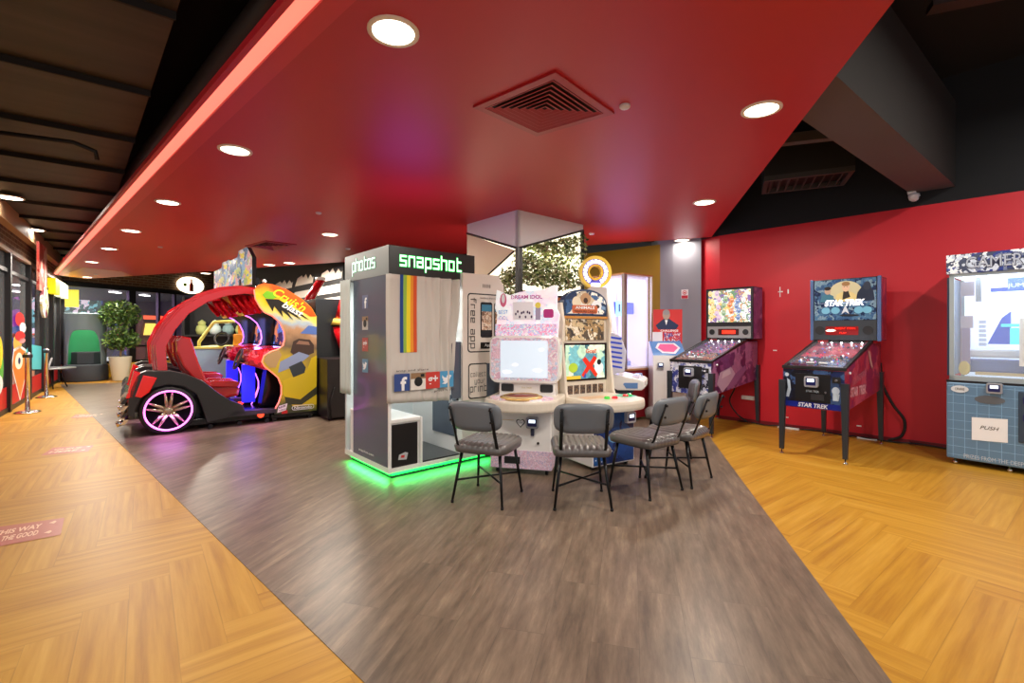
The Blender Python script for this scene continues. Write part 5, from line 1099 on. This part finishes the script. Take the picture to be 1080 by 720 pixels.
# ================================================================== RACING MACHINES
def racer():
    T_ = thing('racing_arcade', 'nearer red racing game with neon wheel, red bucket seat and yellow car side artwork', 'arcade machine', (-4.4, 6.11, 0), 39, 'twin racing games')
    WD = 1.12
    pink = mat('neon_pink', (255, 150, 240), .4, emis=2.4, ecol=(255, 120, 235)); redn = mat('neon_coral', (255, 140, 120), .4, emis=1.6, ecol=(255, 110, 90)); violet = mat('neon_violet', (226, 160, 255), .4, emis=2.2, ecol=(206, 110, 255))
    # wheels
    for y0, s in ((-.0, 1), (WD-.05, -1)):
        w_ = MB(); w_.lathe([(.25, 0), (.29, .0), (.308, .02), (.31, .1), (.30, .17), (.25, .17), (.25, 0)], rubber, (-.02, y0, .31), 'y', 40, caps=False); wh = w_.build('wheel', T_)
        yy = y0-.004 if s == 1 else y0+.174
        MB().tube([(-.02+.25*math.cos(2*PI*k/48), yy, .31+.25*math.sin(2*PI*k/48)) for k in range(48)], .011, pink, 8, closed=True).build('neon_rim', wh)
        MB().lathe([(.24, 0), (.0, 0)], mat('wheel_well', (30, 18, 30), .5), (-.02, y0+.06, .31), 'y', 32).build('brake_disc', wh)
        m_ = MB(); sp_ = mat('spoke_bronze_chrome', (200, 184, 160), .25, .8)
        for k in range(5):
            for d in (-.17, .17):
                a = PI/2+k*2*PI/5; 
                m_.tube([(-.02+.05*math.cos(a+d*2), y0+.01, .31+.05*math.sin(a+d*2)), (-.02+.235*math.cos(a+d), y0+.02, .31+.235*math.sin(a+d))], [.026, .014], sp_, 6)
        m_.lathe([(.06, -.01), (.055, -.02), (.02, -.03), (0, -.03)], sp_, (-.02, y0+.02, .31), 'y', 20); m_.build('spokes', wh)
    # body shell
    bk = mat('charcoal_body', (40, 38, 38), .35)
    prof = [(-.44, .30), (-.41, .60), (-.34, .79), (-.25, .83), (.0, .82), (.16, .77), (.36, .66), (.52, .50), (.68, .37), (.82, .30), (.86, .18), (.40, .10), (.34, .33), (.28, .50), (.14, .61), (-.02, .645), (-.18, .61), (-.30, .50), (-.36, .34), (-.36, .24)]
    for y in (.0, WD-.02): MB().prism(prof, y, y+.16 if y == 0 else y+.14, bk, 'y', bev=.01).build('fender', T_)
    MB().prism([(-.40, .30), (-.34, .74), (-.2, .78), (.2, .70), (.3, .3)], .16, WD-.02, bk, 'y').build('rear_deck', T_)
    tlm = mat('tail_light_red', (214, 16, 26), .15, coat=1, emis=.25)
    MB().prism([(-.36, .52), (-.28, .78), (-.14, .74), (-.22, .56), (-.30, .50)], -.03, .03, tlm, 'y', bev=.01).prism([(-.45, .5), (-.37, .84), (-.30, .80), (-.38, .5)], .0, .25, tlm, 'y', bev=.01).build('tail_light', T_)
    mb = MB(); 
    for k in range(5): mb.prism([(-.50, .18+k*.085), (-.46, .18+k*.085), (-.42, .24+k*.085), (-.46, .24+k*.085)], .0, WD-.1, chrome if k % 2 == 0 else bk, 'y')
    mb.tube([(-.47, .08, .20), (-.54, .08, .18)], .035, chrome, 12); mb.tube([(-.47, .9, .20), (-.54, .9, .18)], .035, chrome, 12); mb.build('rear_grille', T_)
    # platform
    MB().box(.2, 1.86, .14, WD-.02, .06, .15, blackg, .01).prism([(.66, .15), (1.25, .15), (1.25, .2), (.7, .22)], .0, .16, bk, 'y').build('platform', T_)
    for x in (.45, .8, 1.15, 1.25, 1.75):
        for y in (.12, WD-.06): MB().lathe([(.03, -.012), (.03, .012)], rubber, (x, y, .032), 'y', 12).build('caster', T_)
    MB().lathe([(.045, -.03), (.04, -.045), (0, -.05)], mat('amber_red_lamp', (255, 70, 40), .3, emis=2), (1.06, .10, .13), 'y', 16).build('side_lamp', T_)
    # seat
    red = mat('seat_red_vinyl', (176, 22, 24), .25, coat=.6)
    st_ = MB(); sec = [(.08, 1.27), (.15, 1.24), (.19, 1.1), (.24, .9), (.33, .66), (.4, .58), (.36, .5), (.22, .62), (.1, .85), (.03, 1.05), (.02, 1.2)]
    for y0, y1, dz in ((.26, .40, 0), (.40, .70, -.03), (.70, .84, 0)): st_.prism([(x+(.05 if dz == 0 else .02)*(1+(x > .1)*.8), z+dz) for x, z in sec], y0, y1, red, 'y', bev=.025)
    st_ = st_.build('seat', T_)
    MB().prism([(.3, .50), (.36, .60), (.6, .57), (.78, .55), (.84, .49), (.82, .40), (.6, .36), (.34, .38)], .32, .78, red, 'y', bev=.035).build('seat_cushion', st_)
    MB().prism([(.36, .55), (.5, .64), (.78, .62), (.84, .58), (.8, .52)], .30, .38, red, 'y', bev=.02).prism([(.36, .55), (.5, .64), (.78, .62), (.84, .58), (.8, .52)], .72, .80, red, 'y', bev=.02).build('seat_bolster', st_)
    MB().box(.3, .7, .4, .7, .14, .4, blackg, .01).build('seat_pedestal', T_)
    MB().prism([(.5, .15), (.8, .15), (.8, .3), (.56, .34)], .42, .7, blackg, 'y').build('pedal_box', T_)
    # arch
    def archcurve(off):
        base = [(-.075, .78), (-.09, .95), (-.10, 1.14), (.0, 1.37), (.16, 1.60), (.38, 1.77), (.62, 1.87), (.86, 1.91), (1.05, 1.90)]
        return [(x-off*.9, z+off*.6*max(0, (z-.9))) for x, z in base]
    for y, off, wd in ((.10, 0, .05), (.16, .025, .04), (.22, .05, .04), (WD-.12, 0, .05), (WD-.18, .03, .04)):
        c = archcurve(off); outer = []; inner = []
        for i, (x, z) in enumerate(c):
            a = Vector(c[max(i-1, 0)]); b = Vector(c[min(i+1, len(c)-1)]); d = (b-a).normalized(); n_ = Vector((-d.y, d.x)); hw = .042+.018*(1-abs(i-3)/6)
            outer.append((x+n_.x*hw, z+n_.y*hw)); inner.append((x-n_.x*hw, z-n_.y*hw))
        for i in range(len(c)-1):
            pass
        mb = MB(); mb.prism(outer+inner[::-1], y, y+wd, redgloss, 'y', bev=.008); mb.build('arch_rib', T_)
    c = archcurve(0); mb = MB()
    for i in range(3, len(c)-1):
        (x0, z0), (x1, z1) = c[i], c[i+1]; mb.prism([(x0, z0-.02), (x1, z1-.02), (x1, z1+.02), (x0, z0+.02)], .14, WD-.1, redgloss, 'y')
    mb.build('canopy_roof', T_)
    # side panels
    raw = [(1.02, 1.99), (.985, 1.93), (1.0, 1.80), (1.06, 1.68), (1.115, 1.61), (1.22, 1.56), (1.32, 1.47), (1.38, 1.33), (1.39, 1.22), (1.37, 1.12), (1.30, 1.065), (1.20, 1.03), (1.11, .97), (1.085, .89), (1.12, .82), (1.20, .75), (1.30, .65), (1.345, .52), (1.345, .40), (1.31, .28), (1.24, .15)]
    pan = raw+[(1.25, .10), (1.84, .10), (1.84, 1.56), (1.76, 1.70), (1.60, 1.84), (1.40, 1.96), (1.22, 2.02), (1.10, 2.03)]
    g1 = mat('cruisn_art', (230, 200, 40), .3, coat=.4); t = NT(g1); tc_ = t.new('ShaderNodeTexCoord'); sx_ = t.new('ShaderNodeSeparateXYZ'); t.link(tc_.outputs['Object'], sx_.inputs[0])
    nz = t.new('ShaderNodeTexNoise'); nz.inputs['Scale'].default_value = 5; nz.inputs['Detail'].default_value = 5; t.link(tc_.outputs['Object'], nz.inputs['Vector'])
    zz = t.math('ADD', t.math('DIVIDE', sx_.outputs[2], 2.05), t.math('MULTIPLY', t.math('SUBTRACT', nz.outputs[0], .5), .22)); zz = t.math('ADD', zz, t.math('MULTIPLY', t.math('SUBTRACT', sx_.outputs[0], 1.4), .10))
    cc = t.ramp(zz, [(.0, (40, 44, 34)), (.12, (90, 96, 40)), (.2, (206, 180, 36)), (.40, (222, 190, 40)), (.55, (120, 96, 74)), (.66, (196, 150, 110)), (.71, (170, 190, 206)), (.755, (236, 220, 120)), (.83, (244, 206, 30)), (.94, (232, 100, 24))]); t.link(cc, t.b.inputs['Base Color'])
    for y, m2, nn in ((.08, g1, redn), (WD-.03, blackg, violet)):
        dx = 0 if y < .5 else -.11
        o = MB().prism([(x+(dx if x < 1.7 else 0), z) for x, z in pan], y, y+.03, m2, 'y').build('side_panel', T_)
        MB().tube([(x+dx-.004, y+.015, z) for x, z in raw[1:]], .012, nn, 8).build('neon_edge', o)
        if y < .5: near = o
    def P3(pts, m, y=.078): return flat('side_picture', near, [(x, y, z) for x, z in pts], m)
    P3([(1.08, 1.86), (1.14, 1.92), (1.24, 1.90), (1.30, 1.84), (1.22, 1.80), (1.12, 1.81)], mat('art_green', (120, 190, 40), .3))
    P3([(1.2, 2.015), (1.40, 1.955), (1.60, 1.835), (1.76, 1.695), (1.835, 1.56), (1.74, 1.56), (1.58, 1.66), (1.40, 1.80), (1.24, 1.90)], mat('art_orange', (226, 84, 24), .3), .0782)
    P3([(1.12, 1.80), (1.30, 1.80), (1.5, 1.68), (1.74, 1.50), (1.5, 1.62), (1.62, 1.50), (1.42, 1.62), (1.5, 1.5), (1.34, 1.64), (1.36, 1.54), (1.24, 1.7), (1.22, 1.62)], mat('art_black', (30, 26, 22), .4), .0775)
    lettering(near, "Cruis'n", (1.46, .0765, 1.80), .13, mat('art_lettering_yellow', (250, 226, 40), .3), U=Vector((.86, 0, -.5)), V=Vector((.5, 0, .86)), w=.5, shear=.3, bold=.01)
    lettering(near, 'blast', (1.50, .0760, 1.66), .10, inkwhite, U=Vector((.86, 0, -.5)), V=Vector((.5, 0, .86)), w=.32, shear=.2, bold=.02)
    P3([(1.60, 1.30), (1.72, 1.42), (1.84, 1.40), (1.84, 1.28)], mat('art_blue_hill', (90, 120, 190), .4)); 
    P3([(1.46, 1.02), (1.50, 1.18), (1.58, 1.22), (1.74, 1.20), (1.80, 1.12), (1.80, 1.0), (1.7, .96), (1.52, .96)], mat('art_dark_car', (70, 50, 44), .4)); P3([(1.54, 1.14), (1.58, 1.19), (1.72, 1.17), (1.74, 1.12)], mat('art_dark_window', (150, 110, 90), .4), .0775)
    P3([(1.29, .72), (1.32, .88), (1.58, 1.02), (1.74, .96), (1.56, .82)], mat('art_windshield', (150, 164, 200), .3), .0775); P3([(1.44, .80), (1.62, .88), (1.68, .78), (1.66, .70), (1.5, .64)], mat('art_scoop', (56, 64, 70), .3), .077)
    P3([(1.84, .96), (1.84, .2), (1.5, .2), (1.36, .4), (1.36, .6), (1.5, .66), (1.7, .74), (1.76, .92)], mat('art_yellow_car', (226, 196, 36), .3), .0778)
    P3([(1.38, .36), (1.6, .30), (1.84, .48), (1.84, .36), (1.62, .22), (1.40, .24)], mat('art_tyre', (60, 60, 40), .4), .0774)
    P3([(1.10, .90), (1.14, 1.0), (1.30, 1.06), (1.34, .98), (1.26, .80), (1.18, .80)], mat('art_sand', (196, 160, 110), .4), .0778)
    outl = rrect(1.48, 1.80, .145, .215, .035); mb = MB(); ringmb(mb, outl, rrect(1.488, 1.792, .153, .207, .027), .075, inkwhite); mb.build('logo_outline', near)
    lettering(near, 'Nintendo', (1.64, .075, .18), .042, inkwhite, w=.25, bold=.02)
    P3([(1.28, .13), (1.40, .16), (1.42, .26), (1.30, .23)], mat('raw_white', (230, 224, 214), .4), .0757); lettering(near, 'RAW', (1.35, .075, .215), .035, inkblack, U=Vector((.96, 0, .27)), V=Vector((-.27, 0, .96)), w=.10, bold=.03); lettering(near, 'THRILLS', (1.35, .075, .17), .022, inkblack, U=Vector((.96, 0, .27)), V=Vector((-.27, 0, .96)), w=.10, bold=.02); P3([(1.34, .10), (1.42, .11), (1.42, .16), (1.34, .14)], mat('raw_red', (190, 30, 30), .4), .0756)
    MB().box(1.2, 1.85, .07, .11, .06, .11, blackg).build('kick_plate', T_)
    # cabinet core with screen
    MB().box(1.50, 1.83, .11, WD-.03, .1, 1.62, mat('cabinet_core', (28, 26, 34), .4)).build('cabinet_core', T_)
    sc = MB().face([(1.44, .14, 1.12), (1.48, .14, 1.56), (1.48, WD-.06, 1.56), (1.44, WD-.06, 1.12)], art('race_screen', [(40, 50, 90), (90, 120, 200), (60, 40, 80), (200, 120, 90)], 5, 1.0, .2)).build('screen', T_)
    MB().box(.98, 1.16, WD-.12, WD-.04, .2, .8, mat('panel_blue_lit', (60, 70, 255), .4, emis=.6, ecol=(20, 30, 255))).build('blue_lit_panel', T_)
    # dashboard
    dmat = art('dash_red_print', [(196, 16, 30), (220, 30, 50), (150, 10, 30), (240, 90, 110), (180, 20, 60)], 10, .15, .15)
    MB().prism([(.92, .84), (.90, .98), (.98, 1.06), (1.36, 1.10), (1.40, .86), (1.15, .76)], .15, WD-.07, dmat, 'y', bev=.02).build('dashboard', T_)
    MB().prism([(1.15, .2), (1.5, .2), (1.5, .9), (1.25, .9)], .5, .75, blackg, 'y').build('column_support', T_)
    wc = Vector((.84, .50, .92)); ax = Vector((.86, 0, -.3)).normalized(); u_ = Vector((0, 1, 0)); v_ = ax.cross(u_).normalized()
    mb = MB(); mb.tube([wc+u_*.15*math.cos(2*PI*k/28)+v_*.15*math.sin(2*PI*k/28) for k in range(28)], .017, mat('wheel_grey', (70, 70, 74), .35), 8, closed=True)
    for a in (90, 210, 330): mb.tube([wc+ax*.03, wc+u_*.14*math.cos(math.radians(a))+v_*.14*math.sin(math.radians(a))], .015, chrome, 6)
    mb.tube([wc+ax*.02, wc+ax*.14], .035, black, 10); mb.build('steering_wheel', T_)
    # pipes under the marquee
    mb = MB(); rp = mat('chrome_red', (206, 20, 36), .1, .6)
    for k in range(4):
        x = .74+k*.085; mb.tube([(x-.06, .2, 1.84), (x, .22, 1.72), (x+.1, .24, 1.60)], .028, rp, 8); mb.tube([(x-.06, WD-.25, 1.84), (x, WD-.25, 1.72), (x+.1, WD-.28, 1.60)], .028, rp, 8)
    mb.prism([(.66, 1.84), (1.0, 1.86), (1.12, 1.6), (.9, 1.56)], .3, WD-.3, rp, 'y', bev=.02); mb.build('engine_pipes', T_)
    # topper
    mb = MB(); A_, B_ = Vector((.78, .9, 0)), Vector((.97, .14, 0)); d_ = (B_-A_).normalized(); nn = Vector((d_.y, -d_.x, 0))*.05
    if nn.x > 0: nn = -nn
    top = [(0, 2.02), (1, 2.0), (1, 2.40), (.8, 2.56), (.45, 2.53), (.40, 2.44), (0, 2.40)]
    F_ = [A_+(B_-A_)*u+Z_*z for u, z in top]; Bk = [p-nn for p in F_]
    ta = art('topper_print', [(150, 170, 110), (110, 150, 180), (200, 196, 80), (190, 150, 150), (70, 100, 130), (190, 200, 206)], 9, .25, .2)
    mb.face([p+nn*.2 for p in F_], ta); mb.face(Bk[::-1], blackg)
    for i in range(len(F_)): j = (i+1) % len(F_); mb.face([F_[i]+nn*.2, F_[j]+nn*.2, Bk[j], Bk[i]], blackg)
    mb.build('topper_sign', T_)
    mb = MB(); mb.tube([(.88, .5, 1.9), (.88, .5, 2.1)], .03, black, 8); 
    for x, z in ((1.06, 1.98), (1.02, 2.06), (1.12, 2.06)): mb.lathe([(.045, -.05), (.045, 0), (0, .0)], blackg, (x, .2, z), 'y', 14)
    mb.build('topper_bracket', T_)
    for x, z in ((1.06, 1.98), (1.12, 2.06)): MB().lathe([(.03, -.006), (0, -.008)], mat('spot_white', (240, 240, 235), .3), (x, .15, z), 'y', 12).build('spot_lens', T_)
    area_light('neon_glow', (-.02, -.12, .25), (math.radians(0), 0, 0), .35, 2.5, (.75, .2, 1), parent=T_); area_light('neon_glow', (1.05, -.06, .35), (math.radians(30), 0, 0), .3, 2.0, (.8, .25, 1), parent=T_)
    area_light('screen_glow', (1.38, .56, 1.3), (0, math.radians(90), 0), .5, 5, (.3, .3, 1), 'SQUARE', parent=T_); area_light('foot_glow', (.95, .6, .8), (0, 0, 0), .3, 6, (.4, .2, 1), 'SQUARE', parent=T_)
    return T_
r1 = racer(); r2 = dup(r1); r2['label'] = 'farther red racing game, mostly hidden behind its nearer twin'
n39 = Vector((-math.sin(math.radians(39)), math.cos(math.radians(39)), 0)); r2.location = Vector((-4.4, 6.11, 0))+n39*1.55
# ------------------------------------------------------------------ machines beside and behind the racer
v = thing('punch_machine', 'black machine with slanted red arms between racing game and photo booth', 'arcade machine', fl(349, 444), 38)
MB().box(-.05, .55, 0, .6, .04, .92, mat('punch_black', (34, 26, 28), .35), .01).build('base_cabinet', v); MB().box(-.05, .55, .6, 1.3, .04, 1.85, mat('punch_tall', (30, 34, 38), .35), .01).build('tall_cabinet', v)
MB().tube([(.05, -.01, .5), (-.02, -.02, .3), (.0, -.02, .05)], .01, black, 6).build('cable_loop', v)
for x in (.0, .5): MB().lathe([(.03, -.012), (.03, .012)], rubber, (x, .06, .03), 'x', 10).build('caster', v)
rr_ = mat('arm_red', (196, 12, 24), .25, coat=.8); MB().tube([(.42, .5, .95), (.36, .5, 1.42)], [.10, .18], rr_, 16).build('lower_arm', v)
MB().tube([(.34, .5, 1.50), (.44, .5, 2.0)], [.13, .10], rr_, 16).build('upper_arm', v); MB().tube([(.34, .5, 1.42), (.35, .5, 1.52)], [.185, .15], mat('arm_yellow', (236, 200, 90), .3), 16).build('yellow_collar', v)
MB().prism([(.38, 2.0), (.50, 2.0), (.50, 2.06), (.38, 2.06)], .4, .6, white, 'y').build('arm_cap', v)
p = fl(327, 440); v = thing('punch_machine', 'dark machine with one slim red slanted pole behind the racing game side panel', 'arcade machine', (-4.28, 9.85, 0), 38)
MB().box(-.2, .5, 0, .4, .04, 1.75, mat('punch_tall', (30, 34, 38), .35), .01).build('tall_cabinet', v); MB().tube([(-.1, -.1, 1.75), (.28, -.1, 2.42)], .085, rr_, 14).build('slanted_pole', v); MB().lathe([(.1, 0), (.1, .06), (0, .06)], inkwhite, (.26, -.1, 2.40), 'z', 14).build('pole_cap', v)
for k in range(4): MB().box(-.2+k*.16, -.14+k*.16, -.02, 0, 1.55, 1.66, mat('silver_knob', (180, 180, 186), .3, .6)).build('knob', v)
# ride-on style cabinet with orange posts
v = thing('crane_ride', 'pale blue and yellow ride cabin with orange posts behind the racing game', 'arcade machine', (-6.35, 9.5, 0), 12)
MB().prism([(.0, 0), (.75, 0), (.75, .85), (.6, 1.0), (.0, 1.0)], 0, .9, mat('ride_pale_blue', (150, 180, 196), .35), 'y', bev=.01).build('cabin_body', v)
MB().box(.75, 1.25, .0, .9, 0, .80, mat('ride_blue', (30, 50, 130), .3, emis=.1), .02).build('front_body', v)
MB().tube([(.05, .05, 1.0), (.05, .05, 1.12), (.32, .05, 1.52), (.7, .05, 1.54)], .035, mat('ride_yellow', (226, 220, 110), .35), 8).build('yellow_frame', v); MB().box(-.02, .8, -.02, .92, .98, 1.03, mat('ride_yellow', (226, 220, 110), .35), .01).build('yellow_sill', v)
op = mat('ride_orange', (226, 150, 50), .35)
for x in (.68, .98): MB().box(x, x+.11, .3, .4, 1.0, 2.12, op, .01).build('orange_post', v)
MB().box(.79, .98, .33, .37, 1.0, 2.1, mat('ride_silver', (196, 190, 190), .3)).build('picture_column', v); MB().box(.6, 1.25, .25, .42, 2.1, 2.22, mat('ride_cream', (226, 206, 160), .4)).build('top_beam', v); MB().box(.62, 1.2, .2, .45, .98, 1.28, op, .02).build('orange_housing', v); MB().box(1.27, 1.42, .3, .4, .95, 1.75, mat('panel_magenta', (206, 50, 110), .4, emis=.35)).build('magenta_panel', v); MB().box(1.42, 1.66, .3, .4, .95, 1.75, mat('panel_blue_bright', (20, 40, 255), .4, emis=.7)).build('blue_panel', v)
mb = MB(); mb.tube([(.45+.13*math.cos(2*PI*k/20), .1+.05*math.sin(2*PI*k/20), 1.18+.13*math.sin(2*PI*k/20)) for k in range(20)], .02, black, 6, closed=True); mb.build('steering_wheel', v)
v = thing('prize_shelf', 'dim shelves of pale prizes behind the racing game seats', 'shelf', (-8.6, 13.4, 0), 20)
MB().box(-.6, 1.4, .5, .55, 0, 2.3, mat('shelf_black', (20, 20, 22), .5)).box(-.6, 1.4, 0, .5, .4, .44, black).box(-.6, 1.4, 0, .5, .8, .84, mat('shelf_brown', (80, 56, 44), .5)).box(-.6, 1.4, 0, .5, 1.2, 1.24, black).box(-.62, -.56, 0, .55, 0, 2.3, black).box(1.36, 1.42, 0, .55, 0, 2.3, black).build('shelves', v)
for k in range(5):
    mb = MB(); mb.lathe([(.0, 0), (.12, .02), (.16, .14), (.12, .26), (0, .3)], mat('plush%d' % (k % 3), [(190, 200, 120), (210, 226, 220), (140, 170, 170)][k % 3], .8), (0, 0, 0), 'z', 12); mb.lathe([(0, .22), (.09, .28), (.1, .36), (0, .44)], mat('plush%d' % (k % 3), [(190, 200, 120), (210, 226, 220), (140, 170, 170)][k % 3], .8), (0, 0, 0), 'z', 12)
    o = mb.build('plush_toy'); o.location = Vector((-8.6, 13.4, 0))+Matrix.Rotation(math.radians(20), 3, 'Z') @ Vector((-.2+k*.33, .25, 1.24)); tag(o, '%s plush toy on the dim shelf behind the racing seats' % ['leftmost olive', 'leftmost white', 'grey teal', 'rightmost olive', 'rightmost white'][k], 'plush toy', 'plush toys on the dim shelf')
# ================================================================== POD, TABLE, PLANT, STANCHIONS
v = thing('high_back_pod', 'round grey high-back lounge pod with green lining at the far glass corner', 'chair', (-11.6, 12.9, 0), 36)
shellm = mat('pod_grey_blue', (136, 156, 166), .7); grn = mat('pod_green', (46, 140, 90), .7); seatg = mat('pod_dark_grey', (58, 62, 68), .7)
R_ = .5
mb = MB(); mb.lathe([(.56, .0), (.57, .04), (.57, .40), (.52, .44), (0, .44)], seatg, (0, 0, 0), 'z', 36); mb.build('seat_base', v)
def podwall(r, m, name, par, top=1.80, a0=-210, a1=30):
    # opening faces local -y ; opening has an arched top
    mb = MB(); n = 60; k = mb.mi(m); cols_ = []
    for i in range(n+1):
        a = 2*PI*i/n; x, y = r*math.cos(a), r*math.sin(a)
        d = abs(((a-math.radians(270)+PI) % (2*PI))-PI)   # angle from opening centre
        w = math.radians(58)
        z0 = .42 if d > w else .42+.98*math.sqrt(max(0, 1-(d/w)**4))
        cols_.append([mb.bm.verts.new((x, y, z0+(top-z0)*t_/6)) for t_ in range(7)])
    for i in range(n):
        for j in range(6):
            f = mb.bm.faces.new([cols_[i][j], cols_[i+1][j], cols_[i+1][j+1], cols_[i][j+1]]); f.material_index = k; f.smooth = True
    return mb.build(name, par)
o = podwall(.52, shellm, 'outer_shell', v); podwall(.47, grn, 'green_lining', v)
mb = MB(); mb.tube([(.495*math.cos(2*PI*k/40), .495*math.sin(2*PI*k/40), 1.80) for k in range(40)], .027, shellm, 8, closed=True)
rim = []
for k in range(25):
    d = (k/24*2-1)*math.radians(58); a = math.radians(270)+d; z0 = .42+.98*math.sqrt(max(0, 1-(abs(d)/math.radians(58))**4)); rim.append((.495*math.cos(a), .495*math.sin(a), z0))
mb.tube(rim, .027, shellm, 8); mb.build('padded_rim', v)
MB().prism([(-.33, .30), (-.36, .1), (-.2, -.05), (.2, -.05), (.36, .1), (.33, .30)], .44, .78, seatg, 'z', bev=.03).build('back_cushion', v)
v.scale = (.84, .84, 1)
v = thing('low_table', 'low grey table with thin legs beside the far lounge pod', 'table', (-10.95, 11.1, 0), 20)
MB().lathe([(.55, .455), (.56, .465), (.55, .48), (0, .48)], mat('table_grey', (120, 120, 118), .4), (0, 0, 0), 'z', 30).build('table_top', v)
for a in (45, 135, 225, 315): MB().tube([(.25*math.cos(math.radians(a)), .25*math.sin(math.radians(a)), .455), (.42*math.cos(math.radians(a)), .42*math.sin(math.radians(a)), .0)], .013, dkmetal, 6).build('leg', v)
v = MB()
for k in range(6): v.prism([(-.16+k*.05, 0), (-.13+k*.05, 0), (-.06+k*.05, .24), (-.09+k*.05, .24)], 0, .02, inkwhite if k % 2 else inkblack, 'y')
o = v.build('magazine_holder'); o.location = (-10.9, 11.0, .48); o.rotation_euler = (0, 0, .3); tag(o, 'black and white striped magazine holder on the low table', 'holder')
v = thing('potted_tree', 'leafy two-tier tree in a tapered cream pot before the yellow plinth', 'plant', (-10.69, 12.94, 0))
MB().lathe([(.17, 0), (.175, .02), (.25, .62), (.25, .65), (.22, .65), (.21, .6), (0, .6)], mat('cream_pot', (214, 206, 180), .5), (0, 0, 0), 'z', 28).build('pot', v)
MB().lathe([(.21, .59), (.0, .61)], mat('soil', (50, 38, 28), .9), (0, 0, 0), 'z', 20).build('soil', v)
MB().tube([(0, 0, .6), (.02, 0, .9), (-.02, .01, 1.4), (0, 0, 1.8)], .025, mat('bark', (150, 120, 84), .8), 8).build('trunk', v)
gr = [mat('tree_leaf_a', (96, 136, 52), .5), mat('tree_leaf_b', (60, 96, 40), .5), mat('tree_leaf_c', (130, 160, 80), .5), mat('tree_leaf_d', (44, 66, 32), .5)]
def ball(c, r, rz):
    def f():
        d = Vector((random.gauss(0, 1), random.gauss(0, 1), random.gauss(0, 1))).normalized()*(random.random()**.45); return Vector((c[0]+d.x*r, c[1]+d.y*r, c[2]+d.z*rz))
    return f
mb = MB(); leaves(mb, 1500, ball((0, 0, 1.78), .47, .42), .055, gr); mb.build('upper_foliage', v)['kind'] = 'stuff'
mb = MB(); leaves(mb, 1000, ball((0.02, 0, 1.12), .42, .32), .055, gr); mb.build('lower_foliage', v)['kind'] = 'stuff'
def stanchion(p, lab):
    v = thing('barrier_post', lab, 'barrier post', p, 0, 'chrome barrier posts')
    MB().lathe([(.16, 0), (.165, .012), (.12, .03), (.04, .045), (0, .045)], chrome, (0, 0, 0), 'z', 28).build('base', v)
    MB().lathe([(.032, .04), (.032, .92), (.04, .925), (.04, .97), (.03, .985), (0, .985)], chrome, (0, 0, 0), 'z', 18).build('post', v)
    MB().box(-.045, .045, -.045, .045, .90, .955, mat('belt_head', (50, 40, 44), .4), .008).build('belt_head', v)
stanchion(fl(29, 435), 'chrome barrier post nearest the camera by the glass shopfront'); stanchion(fl(49, 419), 'chrome barrier post farther back near the low table')
# floor stickers
def fsticker(pts, lab, s1, s2=None):
    q = [Vector((p.x, p.y, .0)) for p in pts]     # near-left, near-right, far-right, far-left
    c = sum(q, Vector())/4; o = MB().face([p-c+Z_*.0015 for p in q], mat('floor_sticker_red', (176, 84, 64), .4)).build('floor_sticker'); o.location = c+Z_*.0006+Z_*(.003 if c.x > -5.0 and 0 else 0)
    tag(o, lab, 'floor sticker', 'red floor stickers'); U = (q[1]-q[0]); w = U.length; U.normalize(); V = Vector((-U.y, U.x, 0)); h = ((q[3]-q[0]).dot(V)+(q[2]-q[1]).dot(V))/2
    ink = mat('sticker_ink', (240, 200, 170), .5)
    mb = MB(); txt_into(mb, s1, Z_*.003+V*h*.18-U*w*.08, U, V, h*.24, ink, w=w*.6, bold=.03); txt_into(mb, s2 or s1, Z_*.003-V*h*.16-U*w*.08, U, V, h*.24, ink, w=w*.6, bold=.03)
    for k in (-1, 1): b = Z_*.003+U*w*.36+V*h*.25*k; mb.face([b-U*w*.06, b+U*w*.02-V*h*.08, b+U*w*.05, b+U*w*.02+V*h*.08], ink)
    mb.build('lettering', o)
def para(a, b, hgt): # baseline a->b, height to the left
    U = (b-a).normalized(); V = Vector((-U.y, U.x, 0)); return [a, b, b+V*hgt, a+V*hgt]
fsticker([fl(-25, 581), fl(64, 564), fl(68, 546), fl(-18, 558)], 'red THIS WAY sticker nearest the camera on honey wood floor', 'THIS WAY', 'TO THE GOOD')
fsticker([fl(43, 480.5), fl(93, 476), fl(99, 469.5), fl(56, 472)], 'second red floor sticker with arrows on the wood floor', 'QUEUE', 'HERE')
fsticker([fl(74, 441), fl(106, 439.5), fl(110, 436), fl(80, 437)], 'third red floor sticker at the edge of the wood floor', 'QUEUE', 'HERE')
